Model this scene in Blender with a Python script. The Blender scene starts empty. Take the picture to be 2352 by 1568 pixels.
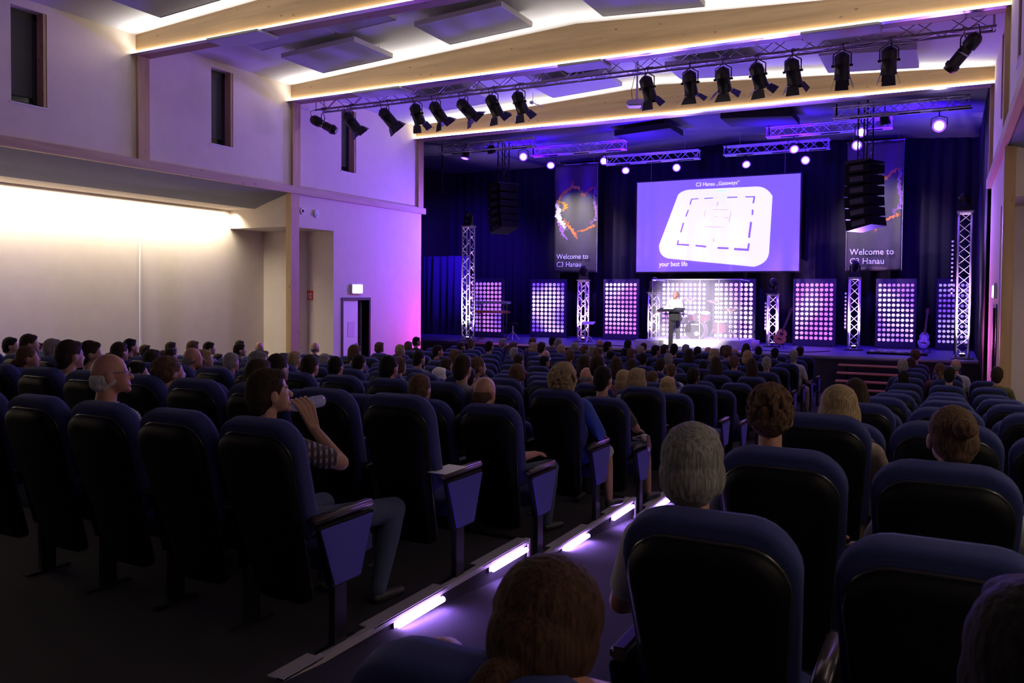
import bpy, bmesh, math, random
from mathutils import Vector, Matrix, noise
R = math.radians
random.seed(7)
C = bpy.context.scene.collection
sc = bpy.context.scene

# ---------------- camera ----------------
FPX, CY = 1910.6, 732.88
YAW, PITCH, ROLL = -0.483169, -0.0281703, -0.00824978
CAMZ = 2.5
_f = Vector((math.sin(YAW)*math.cos(PITCH), math.cos(YAW)*math.cos(PITCH), math.sin(PITCH)))
_r = Vector((math.cos(YAW), -math.sin(YAW), 0))
_d = _f.cross(_r)
_R = math.cos(ROLL)*_r + math.sin(ROLL)*_d
_D = -math.sin(ROLL)*_r + math.cos(ROLL)*_d
cd = bpy.data.cameras.new('camera'); cam = bpy.data.objects.new('camera', cd); C.objects.link(cam)
cam.matrix_world = Matrix(((_R.x, -_D.x, -_f.x, 0), (_R.y, -_D.y, -_f.y, 0), (_R.z, -_D.z, -_f.z, CAMZ), (0, 0, 0, 1)))
cd.sensor_width = 36; cd.lens = FPX/2352*36
cd.shift_y = -(784-CY)/2352
cd.clip_start = .05; cd.clip_end = 200
cd.dof.use_dof = True; cd.dof.focus_distance = 7.0; cd.dof.aperture_fstop = 8.0
sc.camera = cam
def ray(x, y): return _R*((x-1176)/FPX) + _D*((y-CY)/FPX) + _f
def PY(x, y, Y): r = ray(x, y); return r*(Y/r.y) + Vector((0, 0, CAMZ))      # the point of the plane Y that is seen at (x, y)
def PX(x, y, X): r = ray(x, y); return r*(X/r.x) + Vector((0, 0, CAMZ))

# ---------------- world, view ----------------
w = bpy.data.worlds.new('world'); sc.world = w; w.use_nodes = True
w.node_tree.nodes['Background'].inputs[0].default_value = (.42, .36, .8, 1)
w.node_tree.nodes['Background'].inputs[1].default_value = .02
sc.view_settings.view_transform = 'Standard'; sc.view_settings.look = 'None'
sc.view_settings.gamma = 1; sc.view_settings.exposure = 0.0; sc.view_settings.use_curve_mapping = False
sc.cycles.max_bounces = 8; sc.cycles.diffuse_bounces = 4; sc.cycles.sample_clamp_indirect = 4

# ---------------- lights of the room ----------------
def aim(o, d): o.rotation_euler = Vector(d).to_track_quat('-Z', 'Y').to_euler()
def area(name, loc, d, sx, sy, col, power, spread=180):
    l = bpy.data.lights.new(name, 'AREA'); l.shape = 'RECTANGLE'; l.size = sx; l.size_y = sy; l.color = col; l.energy = power; l.spread = R(spread)
    o = bpy.data.objects.new(name, l); C.objects.link(o); o.location = loc; aim(o, d); return o
def spot(name, loc, to, col, power, ang=60, blend=.8, rad=.08):
    l = bpy.data.lights.new(name, 'SPOT'); l.color = col; l.energy = power; l.spot_size = R(ang); l.spot_blend = blend; l.shadow_soft_size = rad
    o = bpy.data.objects.new(name, l); C.objects.link(o); o.location = loc; aim(o, Vector(to)-Vector(loc)); return o
BLUE, VIO, MAG, WARM = (.10, .03, 1), (.42, .22, 1), (1, .12, .62), (1, .86, .62)
# cove tube over the side aisle (left and right)
for mx in (0, 1):
    X = -15.74 if not mx else 2.51
    area('cove_light', (X, 5.6, 4.53), (-.30 if not mx else .30, 0, -1), 19, .06, (1, .88, .66), 600 if not mx else 200, 150)
# upward half of the LED strips in the troughs of the beams
for y in (10.95, 15.23, 20.5): area('beam_uplight', (-6.62, y-.11, 7.10), (0, -.55, 1), 14.6, .03, (1, .95, .9), 60, 95)
# violet LED washes from the stage into the hall and on its curtains
for x, y, z, tx, ty, tz, c, p, a in (
    (-13.2, 21.9, 1.2, -14.3, 20.0, 1.8, (1, .06, .5), 300, 100),
    (-12.0, 23.2, 4.2, -14.4, 17.0, 3.6, (.22, .08, 1), 2600, 110),
    (-10.8, 25.4, 3.4, -9.5, 15.5, 7.6, (.19, .09, 1), 2500, 75),
    (-8.3, 25.4, 3.0, -8, 13, 7.7, (.19, .09, 1), 2500, 75),
    (-4.8, 26.4, 3.0, -4.5, 15, 7.7, (.19, .09, 1), 2500, 75),
    (-2.45, 26.0, 3.5, -2, 15.5, 7.6, (.22, .10, 1), 2000, 75),
    (-6.5, 22.8, 6.3, -13, 9, 5.2, (.6, .38, 1), 700, 110),  # unseen fill spot in mid-air, no fixture there, tints the left wall
    (0.1, 22.2, 1.6, .9, 19.6, 2.2, MAG, 300, 120),
    (-0.2, 22.8, 4.2, 1.2, 18.5, 4.6, (.42, .18, 1), 500, 110)):
    spot('stage_wash', (x, y, z), (tx, ty, tz), c, p, a, 1, .25)
for x in (-12.5, -8.5, -4.5, -0.8):
    spot('stage_back_wash', (x, 24.6, 6.9), (x-.3, 28, 1.0), (.10, .01, 1), 1500, 100, 1, .15)
    spot('stage_ceiling_wash', (x, 24.3, 6.3), (x, 26, 8.5), (.05, .0, 1), 900, 150, 1, .2)
for x in (-12, -5, 0):
    spot('front_violet_wash', (x, 23.6, 7.2), (x-.5, 20.5, 0.4), (.25, .1, 1), 420, 100, 1, .2)
# key light on the speaker and drum riser from the lamps on the long truss
spot('speaker_key', (-9.5, 15.9, 6.7), (-7.0, 25.2, 1.8), (1, .93, .88), 9500, 15, .6, .1)
spot('speaker_key', (-4.0, 15.9, 6.7), (-6.9, 25.3, 1.8), (1, .9, .9), 8000, 15, .6, .1)
spot('left_curtain_fill', (-14.8, 25.2, 6.2), (-17.3, 29, 3.0), (.07, .01, 1), 1800, 90, 1, .15)  # blue spot added to brighten the left curtain, no fixture there
spot('banner_light', (-12.7, 25.3, 6.9), (-12.2, 28.5, 4.9), (1, .9, .66), 900, 46, .9, .05)
spot('banner_light', (-3.4, 25.3, 6.9), (-2.1, 28.5, 4.9), (1, .9, .7), 900, 46, .9, .05)

# ---------------- helpers ----------------
MATS = {}
def mat(name, col, rough=.6, metal=0, emit=None, es=0, bump=0, bscale=60, var=0, vscale=8, spec=.5, alpha=None, trans=0):
    m = bpy.data.materials.new(name); m.use_nodes = True; nt = m.node_tree; b = nt.nodes['Principled BSDF']
    b.inputs['Base Color'].default_value = (*col, 1); b.inputs['Roughness'].default_value = rough; b.inputs['Metallic'].default_value = metal
    b.inputs['Specular IOR Level'].default_value = spec
    if trans: b.inputs['Transmission Weight'].default_value = trans
    if emit: b.inputs['Emission Color'].default_value = (*emit, 1); b.inputs['Emission Strength'].default_value = es
    if alpha is not None: b.inputs['Alpha'].default_value = alpha
    tc = nt.nodes.new('ShaderNodeTexCoord')
    if var:
        n = nt.nodes.new('ShaderNodeTexNoise'); n.inputs['Scale'].default_value = vscale; n.inputs['Detail'].default_value = 4
        nt.links.new(tc.outputs['Object'], n.inputs['Vector'])
        r = nt.nodes.new('ShaderNodeValToRGB')
        r.color_ramp.elements[0].position = .3; r.color_ramp.elements[1].position = .7
        r.color_ramp.elements[0].color = (*[c*(1-var) for c in col], 1); r.color_ramp.elements[1].color = (*[min(1, c*(1+var)) for c in col], 1)
        nt.links.new(n.outputs['Fac'], r.inputs['Fac']); nt.links.new(r.outputs['Color'], b.inputs['Base Color'])
    if bump:
        n = nt.nodes.new('ShaderNodeTexNoise'); n.inputs['Scale'].default_value = bscale; n.inputs['Detail'].default_value = 3
        nt.links.new(tc.outputs['Object'], n.inputs['Vector'])
        k = nt.nodes.new('ShaderNodeBump'); k.inputs['Strength'].default_value = bump; k.inputs['Distance'].default_value = .01
        nt.links.new(n.outputs['Fac'], k.inputs['Height']); nt.links.new(k.outputs['Normal'], b.inputs['Normal'])
    MATS[name] = m; return m
def wood(name, c1, c2, axis='x', rough=.6):
    m = mat(name, c1, rough); nt = m.node_tree; b = nt.nodes['Principled BSDF']
    tc = nt.nodes.new('ShaderNodeTexCoord'); mp = nt.nodes.new('ShaderNodeMapping')
    mp.inputs['Scale'].default_value = {'x': (.5, 8, 8), 'y': (8, .5, 8), 'z': (8, 8, .5)}[axis]
    nt.links.new(tc.outputs['Object'], mp.inputs['Vector'])
    n = nt.nodes.new('ShaderNodeTexNoise'); n.inputs['Scale'].default_value = 1.6; n.inputs['Detail'].default_value = 6; n.inputs['Distortion'].default_value = .6
    nt.links.new(mp.outputs['Vector'], n.inputs['Vector'])
    r = nt.nodes.new('ShaderNodeValToRGB'); r.color_ramp.elements[0].position = .3; r.color_ramp.elements[1].position = .7
    r.color_ramp.elements[0].color = (*c2, 1); r.color_ramp.elements[1].color = (*c1, 1)
    nt.links.new(n.outputs['Fac'], r.inputs['Fac'])
    v = nt.nodes.new('ShaderNodeTexVoronoi'); v.inputs['Scale'].default_value = 3.6
    m2 = nt.nodes.new('ShaderNodeMapping'); m2.inputs['Scale'].default_value = {'x': (.7, 1, 1.6), 'y': (1, .7, 1.6), 'z': (1.6, 1.6, .7)}[axis]
    nt.links.new(tc.outputs['Object'], m2.inputs['Vector']); nt.links.new(m2.outputs['Vector'], v.inputs['Vector'])
    k = nt.nodes.new('ShaderNodeValToRGB'); k.color_ramp.elements[0].position = .05; k.color_ramp.elements[1].position = .12
    k.color_ramp.elements[0].color = (.35, .2, .12, 1); k.color_ramp.elements[1].color = (1, 1, 1, 1)
    nt.links.new(v.outputs['Distance'], k.inputs['Fac'])
    x = nt.nodes.new('ShaderNodeMixRGB'); x.blend_type = 'MULTIPLY'; x.inputs[0].default_value = .8
    nt.links.new(r.outputs['Color'], x.inputs[1]); nt.links.new(k.outputs['Color'], x.inputs[2]); nt.links.new(x.outputs['Color'], b.inputs['Base Color'])
    return m
def check(name, c1, c2, c3, s=60):
    m = mat(name, c1, .85); nt = m.node_tree; b = nt.nodes['Principled BSDF']
    tc = nt.nodes.new('ShaderNodeTexCoord'); sp = nt.nodes.new('ShaderNodeSeparateXYZ'); nt.links.new(tc.outputs['Object'], sp.inputs[0])
    def stripe(sock, off):
        a = nt.nodes.new('ShaderNodeMath'); a.operation = 'MULTIPLY_ADD'; a.inputs[1].default_value = s; a.inputs[2].default_value = off; nt.links.new(sock, a.inputs[0])
        q = nt.nodes.new('ShaderNodeMath'); q.operation = 'SINE'; nt.links.new(a.outputs[0], q.inputs[0])
        g = nt.nodes.new('ShaderNodeMath'); g.operation = 'GREATER_THAN'; g.inputs[1].default_value = .15; nt.links.new(q.outputs[0], g.inputs[0]); return g.outputs[0]
    sx = nt.nodes.new('ShaderNodeMath'); nt.links.new(sp.outputs[0], sx.inputs[0]); nt.links.new(sp.outputs[1], sx.inputs[1])
    a, bb = stripe(sx.outputs[0], 0), stripe(sp.outputs[2], 1)
    m1 = nt.nodes.new('ShaderNodeMixRGB'); m1.inputs[1].default_value = (*c1, 1); m1.inputs[2].default_value = (*c2, 1); nt.links.new(a, m1.inputs[0])
    m2 = nt.nodes.new('ShaderNodeMixRGB'); m2.inputs[2].default_value = (*c3, 1); nt.links.new(m1.outputs[0], m2.inputs[1])
    h = nt.nodes.new('ShaderNodeMath'); h.operation = 'MULTIPLY'; h.inputs[1].default_value = .75; nt.links.new(bb, h.inputs[0]); nt.links.new(h.outputs[0], m2.inputs[0])
    nt.links.new(m2.outputs[0], b.inputs['Base Color']); return m

def obj(name, bm, m, parent=None, smooth=False, loc=None):
    if isinstance(bm, bpy.types.Mesh): me = bm
    else:
        bmesh.ops.recalc_face_normals(bm, faces=bm.faces)
        me = bpy.data.meshes.new(name); bm.to_mesh(me); bm.free()
    if smooth:
        for p in me.polygons: p.use_smooth = True
    if m is not None:
        me.materials.clear(); me.materials.append(m)
    o = bpy.data.objects.new(name, me); C.objects.link(o)
    if parent: o.parent = parent
    if loc is not None: o.location = loc
    return o
def thing(name, label, cat, loc=(0, 0, 0), rz=0, group=None):
    o = bpy.data.objects.new(name, None); C.objects.link(o); o.empty_display_size = .1
    o.location = loc; o.rotation_euler = (0, 0, rz); return tag(o, label, cat, group)
def tag(o, label, cat, group=None):
    o['label'] = label; o['category'] = cat
    if group: o['group'] = group
    return o
def struct(name, bm, m, smooth=False):
    o = obj(name, bm, m, None, smooth); o['kind'] = 'structure'; return o
def dup(root, loc=None, rz=None, label=None, group=None):
    r = root.copy(); C.objects.link(r)
    if loc is not None: r.location = loc
    if rz is not None: r.rotation_euler = (0, 0, rz)
    if label: r['label'] = label
    if group: r['group'] = group
    for ch in list(root.children):
        c = ch.copy(); C.objects.link(c); c.parent = r
        for g in list(ch.children):
            d = g.copy(); C.objects.link(d); d.parent = c
    return r
def B(): return bmesh.new()
def box(bm, x0, x1, y0, y1, z0, z1, bev=0):
    vs = [bm.verts.new((x, y, z)) for x in (x0, x1) for y in (y0, y1) for z in (z0, z1)]
    fs = [bm.faces.new([vs[i] for i in q]) for q in ((0, 1, 3, 2), (4, 6, 7, 5), (0, 4, 5, 1), (2, 3, 7, 6), (0, 2, 6, 4), (1, 5, 7, 3))]
    if bev:
        es = list({e for f in fs for e in f.edges}); bmesh.ops.bevel(bm, geom=es, offset=bev, segments=2, affect='EDGES')
    return bm
def quad(bm, *p):
    return bm.faces.new([bm.verts.new(q) for q in p])
def tube(bm, p0, p1, r0, r1=None, n=10, cap=True):
    r1 = r0 if r1 is None else r1; p0, p1 = Vector(p0), Vector(p1); d = (p1-p0)
    if d.length < 1e-6: return bm
    q = d.to_track_quat('Z', 'Y'); a, b = [], []
    for i in range(n):
        t = 2*math.pi*i/n; e = q @ Vector((math.cos(t), math.sin(t), 0)); a.append(bm.verts.new(p0+e*r0)); b.append(bm.verts.new(p1+e*r1))
    for i in range(n): bm.faces.new((a[i], a[(i+1) % n], b[(i+1) % n], b[i]))
    if cap: bm.faces.new(a[::-1]); bm.faces.new(b)
    return bm
def polytube(bm, pts, r, n=8):
    for a, b in zip(pts, pts[1:]): tube(bm, a, b, r, r, n)
    return bm
def lathe(bm, prof, p0, d, n=20):
    q = Vector(d).to_track_quat('Z', 'Y'); p0 = Vector(p0); rings = []
    for r, z in prof:
        rings.append([bm.verts.new(p0+q @ Vector((r*math.cos(2*math.pi*i/n), r*math.sin(2*math.pi*i/n), z))) for i in range(n)])
    for a, b in zip(rings, rings[1:]):
        for i in range(n): bm.faces.new((a[i], a[(i+1) % n], b[(i+1) % n], b[i]))
    bm.faces.new(rings[0][::-1]); bm.faces.new(rings[-1]); return bm
def prism(bm, pts, d):
    a = [bm.verts.new(p) for p in pts]; b = [bm.verts.new(Vector(p)+Vector(d)) for p in pts]
    bm.faces.new(a[::-1]); bm.faces.new(b); n = len(a)
    for i in range(n): bm.faces.new((a[i], a[(i+1) % n], b[(i+1) % n], b[i]))
    return bm
def slab(bm, outline, o, U, V, N, rings):
    o, U, V, N = map(Vector, (o, U, V, N)); cu = sum(p[0] for p in outline)/len(outline); cv = sum(p[1] for p in outline)/len(outline)
    hu = max(abs(p[0]-cu) for p in outline); hv = max(abs(p[1]-cv) for p in outline); rs = []
    for n, ins in rings:
        rs.append([bm.verts.new(o+U*(cu+(u-cu)*(1-ins/hu))+V*(cv+(v-cv)*(1-ins/hv))+N*n) for u, v in outline])
    k = len(outline)
    for a, b in zip(rs, rs[1:]):
        for i in range(k): bm.faces.new((a[i], a[(i+1) % k], b[(i+1) % k], b[i]))
    bm.faces.new(rs[0][::-1]); bm.faces.new(rs[-1]); return bm
def rrect(w0, w1, h0, h1, rb, rt, n=6, crown=0):
    """outline, half width w0 at the bottom and w1 at the top, from v=h0 to v=h1"""
    pts = []
    for cx, cy, r, a0 in ((w0-rb, h0+rb, rb, -90), (w1-rt, h1-rt, rt, 0), (-w1+rt, h1-rt, rt, 90), (-w0+rb, h0+rb, rb, 180)):
        for i in range(n+1):
            a = R(a0+90*i/n); pts.append((cx+r*math.cos(a), cy+r*math.sin(a)))
    if crown:
        pts = [(u, v+crown*(1-(u/w1)**2)*max(0, (v-(h0+h1)/2)/(h1-h0)*2)) for u, v in pts]
    return pts
WS = bpy.data.scenes.new('workshop')
def blob(name, prims, voxel=.012, smooth=4):
    bm = B()
    for p in prims:
        if p[0] == 'e':
            M = Matrix.Translation(p[1]) @ (p[3] if len(p) > 3 else Matrix()) @ Matrix.Diagonal((*p[2], 1)); bmesh.ops.create_icosphere(bm, subdivisions=3, radius=1, matrix=M)
        elif p[0] == 'c':
            a, b, r0, r1 = Vector(p[1]), Vector(p[2]), p[3], p[4]
            tube(bm, a, b, r0, r1, 14)
            for q, r in ((a, r0), (b, r1)): bmesh.ops.create_icosphere(bm, subdivisions=2, radius=r*1.01, matrix=Matrix.Translation(q))
    me = bpy.data.meshes.new(name); bm.to_mesh(me); bm.free()
    o = bpy.data.objects.new('tmp', me); WS.collection.objects.link(o)
    rm = o.modifiers.new('r', 'REMESH'); rm.mode = 'VOXEL'; rm.voxel_size = voxel
    sm = o.modifiers.new('s', 'SMOOTH'); sm.iterations = smooth; sm.factor = .5
    WS.view_layers[0].update(); ev = o.evaluated_get(WS.view_layers[0].depsgraph)
    m2 = bpy.data.meshes.new_from_object(ev); m2.name = name
    bpy.data.objects.remove(o); bpy.data.meshes.remove(me)
    for p in m2.polygons: p.use_smooth = True
    return m2
def text(s, size, m, parent, M, name='lettering', sx=1, align='LEFT', extr=.002):
    c = bpy.data.curves.new(name, 'FONT'); c.body = s; c.size = size; c.align_x = align; c.extrude = extr; c.resolution_u = 3
    o = bpy.data.objects.new('tmp', c); WS.collection.objects.link(o); WS.view_layers[0].update()
    me = bpy.data.meshes.new_from_object(o.evaluated_get(WS.view_layers[0].depsgraph)); bpy.data.objects.remove(o)
    me.transform(M @ Matrix.Diagonal((sx, 1, 1, 1))); return obj(name, me, m, parent)
FRONT = Matrix.Rotation(R(90), 4, 'X')       # text standing upright, read from -Y

# ---------------- materials ----------------
wall_m = mat('plaster', (.72, .64, .58), .9, bump=.12, bscale=140, var=.03, vscale=3)
wallw_m = mat('plaster_low', (.62, .53, .42), .9, bump=.12, bscale=140, var=.03, vscale=3)
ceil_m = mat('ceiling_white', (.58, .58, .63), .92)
beam_m = wood('spruce_beam', (.40, .27, .14), (.31, .20, .10), 'x')
post_m = wood('spruce_post', (.52, .36, .20), (.42, .27, .13), 'z')
rail_m = wood('spruce_rail', (.50, .37, .27), (.42, .29, .2), 'y')
led_m = mat('led_warm', (1, 1, 1), .5, emit=(1, .84, .6), es=13)
carpet_m = mat('carpet', (.016, .014, .021), .97, bump=.5, bscale=420, var=.45, vscale=160)
alu_m = mat('aluminium', (.6, .6, .62), .32, 1)
nose_m = mat('nosing', (.55, .52, .55), .45, .3)
tube_m = mat('aisle_led', (1, 1, 1), .5, emit=(.50, .28, 1), es=48)
panel_m = mat('acoustic_panel', (.40, .40, .47), .95, bump=.35, bscale=90, var=.12, vscale=60)
panele_m = mat('panel_edge', (.62, .62, .62), .8)
black_m = mat('black_plastic', (.004, .004, .005), .55, spec=.14)
blackp_m = mat('black_paint', (.012, .012, .014), .35)
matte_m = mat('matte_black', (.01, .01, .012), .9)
fabric_m = mat('blue_fabric', (.018, .026, .13), .92, bump=.3, bscale=500, var=.12, vscale=200)
fabric_lit_m = mat('blue_fabric_lit', (.06, .06, .42), .92, bump=.3, bscale=500, var=.08, vscale=200)  # brightened seat fabric, violet glow of the aisle tubes put into the colour
arm_m = mat('armrest_dark', (.05, .035, .035), .32, spec=.5)
curtain_m = mat('curtain_black', (.011, .010, .022), .95)
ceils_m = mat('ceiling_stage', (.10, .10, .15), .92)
stagef_m = mat('stage_floor', (.09, .09, .2), .5, var=.15, vscale=5)
stagew_m = mat('stage_face', (.025, .022, .03), .9)
white_m = mat('white_paint', (.8, .8, .8), .6)
frame_m = mat('anthracite', (.02, .023, .03), .4)
glass_m = mat('dark_glass', (.01, .012, .02), .08, spec=.6)
blind_m = mat('blind', (.03, .035, .05), .6)

# ================= the room =================
def ceilz(x): return 7.47+(x+14)*.40/7.385 if x < -6.615 else 7.87-(x+6.615)*.42/7.385
def F(y): return .75 if y < 5.3 else .56 if y < 7.6 else .37 if y < 9.9 else .18 if y < 12.2 else 0.0
LEV = [(-2.5, 5.3, .75), (5.3, 7.6, .56), (7.6, 9.9, .37), (9.9, 12.2, .18), (12.2, 29.5, 0)]
b = B()
for y0, y1, z in LEV:
    if z > 0:
        box(b, -16.2, -2.65, y0, y1, -.3, z); box(b, -.88, 3.2, y0, y1, -.3, z)
    else: box(b, -16.2, 3.2, y0, y1, -.3, z)
for (ya, za), (yb, zb) in zip([(-2.5, .75), (2.81, .75), (5.3, .56), (7.6, .37), (9.9, .18)], [(2.81, .75), (5.3, .56), (7.6, .37), (9.9, .18), (12.2, 0)]):
    prism(b, [(-2.65, ya, -.3), (-2.65, yb, -.3), (-2.65, yb, zb), (-2.65, ya, za)], (1.77, 0, 0))
struct('floor', b, carpet_m)
# aluminium nosings along the terraces with a downstand at each drop
tn = 0
for y0, y1, z in LEV[:4]:
    zn = z-.19
    for X0, X1, ys in ((-2.665, -2.625, max(y0, 2.81)), (-.905, -.865, max(y0, .9))):
        b = B(); box(b, X0, X1, ys, y1+.015, z, z+.012)
        xo = (X1-.012, X1) if X0 < -1 else (X0, X0+.012)
        box(b, xo[0], xo[1], ys, y1+.015, z-.022, z); box(b, xo[0], xo[1], y1-.012, y1+.015, zn, z-.022)
        rows = [2.93+1.148*i for i in range(16)] if X0 < -1 else [1.12+1.13*i for i in range(17)]
        for r_ in rows:      # wider tread plates between the feet of the seats
            ya, yb = max(r_+.55, ys), min(r_+1.148+.12, y1)
            if yb > ya: box(b, X0-.06 if X0 < -1 else X0, X1 if X0 < -1 else X1+.06, ya, yb, z+.001, z+.008)
        if y0 < 0 and X0 < -1: box(b, X0-.06, X1, ys, 3.08, z+.001, z+.008)
        tn += 1; struct('trim_%d' % tn, b, nose_m)
    for X0, X1 in ((-14, -2.72), (-.8, 2.5)):
        b = B(); box(b, X0, X1, y1-.05, y1+.01, z, z+.006); tn += 1; struct('trim_%d' % tn, b, black_m)
# ceiling
b = B()
for x0, x1 in ((-20, -14), (-14, -10.3), (-10.3, -6.615), (-6.615, -2.9), (-2.9, .77), (.77, 5)):
    z0, z1 = ceilz(x0), ceilz(x1)
    if x0 < -14: z0 = z1
    if x1 > .77: z1 = z0
    prism(b, [(x0, -2.5, z0), (x1, -2.5, z1), (x1, -2.5, z1+.15), (x0, -2.5, z0+.15)], (0, 23.2, 0))
struct('ceiling', b, ceil_m)
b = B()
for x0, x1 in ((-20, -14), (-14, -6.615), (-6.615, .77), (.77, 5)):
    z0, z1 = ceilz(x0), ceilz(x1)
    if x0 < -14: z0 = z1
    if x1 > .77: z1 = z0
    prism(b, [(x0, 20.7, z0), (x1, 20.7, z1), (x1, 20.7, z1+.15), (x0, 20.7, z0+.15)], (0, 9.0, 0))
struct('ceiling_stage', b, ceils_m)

def wall_grid(bm, X, ys, zs, holes):
    for a, c in zip(ys, ys[1:]):
        for d, e in zip(zs, zs[1:]):
            if (a, d) in holes: continue
            quad(bm, (X, a, d), (X, c, d), (X, c, e), (X, a, e))
WIN = [(8.53, 9.16), (12.81, 13.42), (17.1, 17.7)]
WZ0, WZ1 = 5.70, 7.32
for side in (0, 1):
    s = (lambda x: x) if side == 0 else (lambda x: -13.23-x)
    sg = 1 if side == 0 else -1
    nm = 'wall_left' if side == 0 else 'wall_right'
    # upper wall
    b = B(); ys = [-2.5]
    for a, c in WIN: ys += [a, c]
    ys += [20.8]
    wall_grid(b, s(-14), ys, [4.91, WZ0, WZ1, 7.5], {(a, WZ0) for a, c in WIN})
    for a, c in WIN:      # reveals
        x0, x1 = s(-14), s(-14.28)
        quad(b, (x0, a, WZ0), (x1, a, WZ0), (x1, a, WZ1), (x0, a, WZ1)); quad(b, (x0, a, WZ1), (x1, a, WZ1), (x1, c, WZ1), (x0, c, WZ1))
        quad(b, (x0, a, WZ0), (x1, a, WZ0), (x1, c, WZ0), (x0, c, WZ0)); quad(b, (x0, c, WZ0), (x1, c, WZ0), (x1, c, WZ1), (x0, c, WZ1))
    # end face of the wall toward the stage, and the lower front wall with its doorway
    D0, D1, DZ = 17.12, 18.34, 2.42
    wall_grid(b, s(-14), [16.8, D0, D1, 20.8], [0, DZ, 4.12, 4.91], {(D0, 0)})
    wall_grid(b, s(-14), [15.23, 16.8], [4.12, 4.91], set())
    quad(b, (s(-14), 20.8, 0), (s(-14.25), 20.8, 0), (s(-14.25), 20.8, 7.5), (s(-14), 20.8, 7.5))
    # niche: jamb, back, return
    quad(b, (s(-14), 16.8, 0), (s(-14.86), 16.8, 0), (s(-14.86), 16.8, 4.12), (s(-14), 16.8, 4.12))
    quad(b, (s(-14.86), 16.8, 0), (s(-14.86), 16.39, 0), (s(-14.86), 16.39, 4.12), (s(-14.86), 16.8, 4.12))
    quad(b, (s(-14.86), 16.39, 0), (s(-16), 16.39, 0), (s(-16), 16.39, 4.12), (s(-14.86), 16.39, 4.12))
    # bulkhead over the niche
    quad(b, (s(-14), 15.23, 4.12), (s(-16), 15.23, 4.12), (s(-16), 15.23, 4.58), (s(-14), 15.23, 4.91))
    quad(b, (s(-14), 15.23, 4.12), (s(-16), 15.23, 4.12), (s(-16), 16.8, 4.12), (s(-14), 16.8, 4.12))
    # side aisle: long wall, sloped soffit, flat strip of the cove
    quad(b, (s(-16), -2.5, 0), (s(-16), 16.39, 0), (s(-16), 16.39, 4.6), (s(-16), -2.5, 4.6))
    quad(b, (s(-16), -2.5, 4.58), (s(-16), 15.23, 4.58), (s(-15.16), 15.23, 4.58), (s(-15.16), -2.5, 4.58))
    for (xa, za), (xb, zb) in (((-15.16, 4.58), (-14.75, 4.72)), ((-14.75, 4.72), (-14.0, 4.93))):
        pass
    me_w = struct(nm, b, wall_m)
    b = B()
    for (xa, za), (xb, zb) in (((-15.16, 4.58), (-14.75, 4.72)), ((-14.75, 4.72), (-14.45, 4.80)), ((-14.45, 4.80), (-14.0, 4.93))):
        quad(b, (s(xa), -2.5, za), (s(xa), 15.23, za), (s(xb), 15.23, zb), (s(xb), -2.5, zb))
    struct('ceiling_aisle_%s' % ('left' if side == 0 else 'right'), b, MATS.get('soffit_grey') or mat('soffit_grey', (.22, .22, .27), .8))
    # joint strip in the long wall
    b = B(); box(b, min(s(-16), s(-15.985)), max(s(-16), s(-15.985)), 12.58, 12.62, 0, 4.35); struct('trim_%d' % (tn+1), b, white_m); tn += 1
    # rail along the wall and posts under the beams
    b = B(); box(b, min(s(-14.0), s(-13.9)), max(s(-14.0), s(-13.9)), -2.5, 20.9, 4.91, 5.085); tn += 1; struct('trim_%d' % tn, b, rail_m)
    for y in (10.95, 15.23, 20.55):
        b = B(); box(b, min(s(-14.0), s(-13.93)), max(s(-14.0), s(-13.93)), y, y+.26, 5.085, 7.08); tn += 1; struct('trim_%d' % tn, b, post_m)
    b = B(); box(b, min(s(-14.12), s(-13.96)), max(s(-14.12), s(-13.96)), 15.2, 15.48, 0, 4.91); tn += 1; struct('trim_%d' % tn, b, post_m)
    # windows
    for i, (a, c) in enumerate(WIN):
        wn = thing('window_%d' % (i+1+3*side), '', '', (s(-14.25), a, WZ0))
        for k in ('label', 'category'): del wn[k]
        wn['kind'] = 'structure'
        def R_(b, x0, x1, y0, y1, z0, z1): return box(b, min(sg*x0, sg*x1), max(sg*x0, sg*x1), y0, y1, z0, z1)
        W_ = c-a; H_ = WZ1-WZ0; b = B()
        R_(b, 0, .06, 0, .07, 0, H_); R_(b, 0, .06, W_-.13, W_-.06, 0, H_); R_(b, 0, .06, 0, W_-.06, 0, .07); R_(b, 0, .06, 0, W_-.06, H_-.12, H_)
        obj('window_frame', b, frame_m, wn)
        b = B(); R_(b, .012, .03, .07, W_-.13, .07, H_-.12); obj('pane', b, glass_m, wn)
        b = B(); R_(b, .035, .055, .075, W_-.135, .16, H_-.12)
        for k in range(1, 26): pass
        obj('blind', b, blind_m, wn)
        b = B(); R_(b, .0, .24, W_-.06, W_-.005, 0, H_); obj('reveal_board', b, post_m, wn)
        b = B(); R_(b, .0, .27, -.03, W_+.03, -.02, 0); obj('window_sill', b, white_m, wn)
        b = B(); R_(b, .06, .1, .02, .05, H_*.48, H_*.53); obj('handle', b, white_m, wn)
    # doorway with one leaf standing shut and the other open
    dr = thing('door_%d' % (side+1), '', '', (s(-14), D0, 0))
    for k in ('label', 'category'): del dr[k]
    dr['kind'] = 'structure'
    b = B()
    R_(b, -.04, .02, 0, .06, 0, DZ); R_(b, -.04, .02, D1-D0-.06, D1-D0, 0, DZ); R_(b, -.04, .02, .06, D1-D0-.06, DZ-.07, DZ)
    obj('door_frame', b, frame_m, dr)
    b = B(); R_(b, -.06, -.02, .06, .70, 0, DZ-.07); lf = obj('door_leaf', b, white_m, dr)
    b = B(); R_(b, -.02, -.015, .28, .55, 1.38, 1.78); obj('paper_notice', b, mat('paper%d' % side, (.75, .6, .75), .8), lf)
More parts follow.
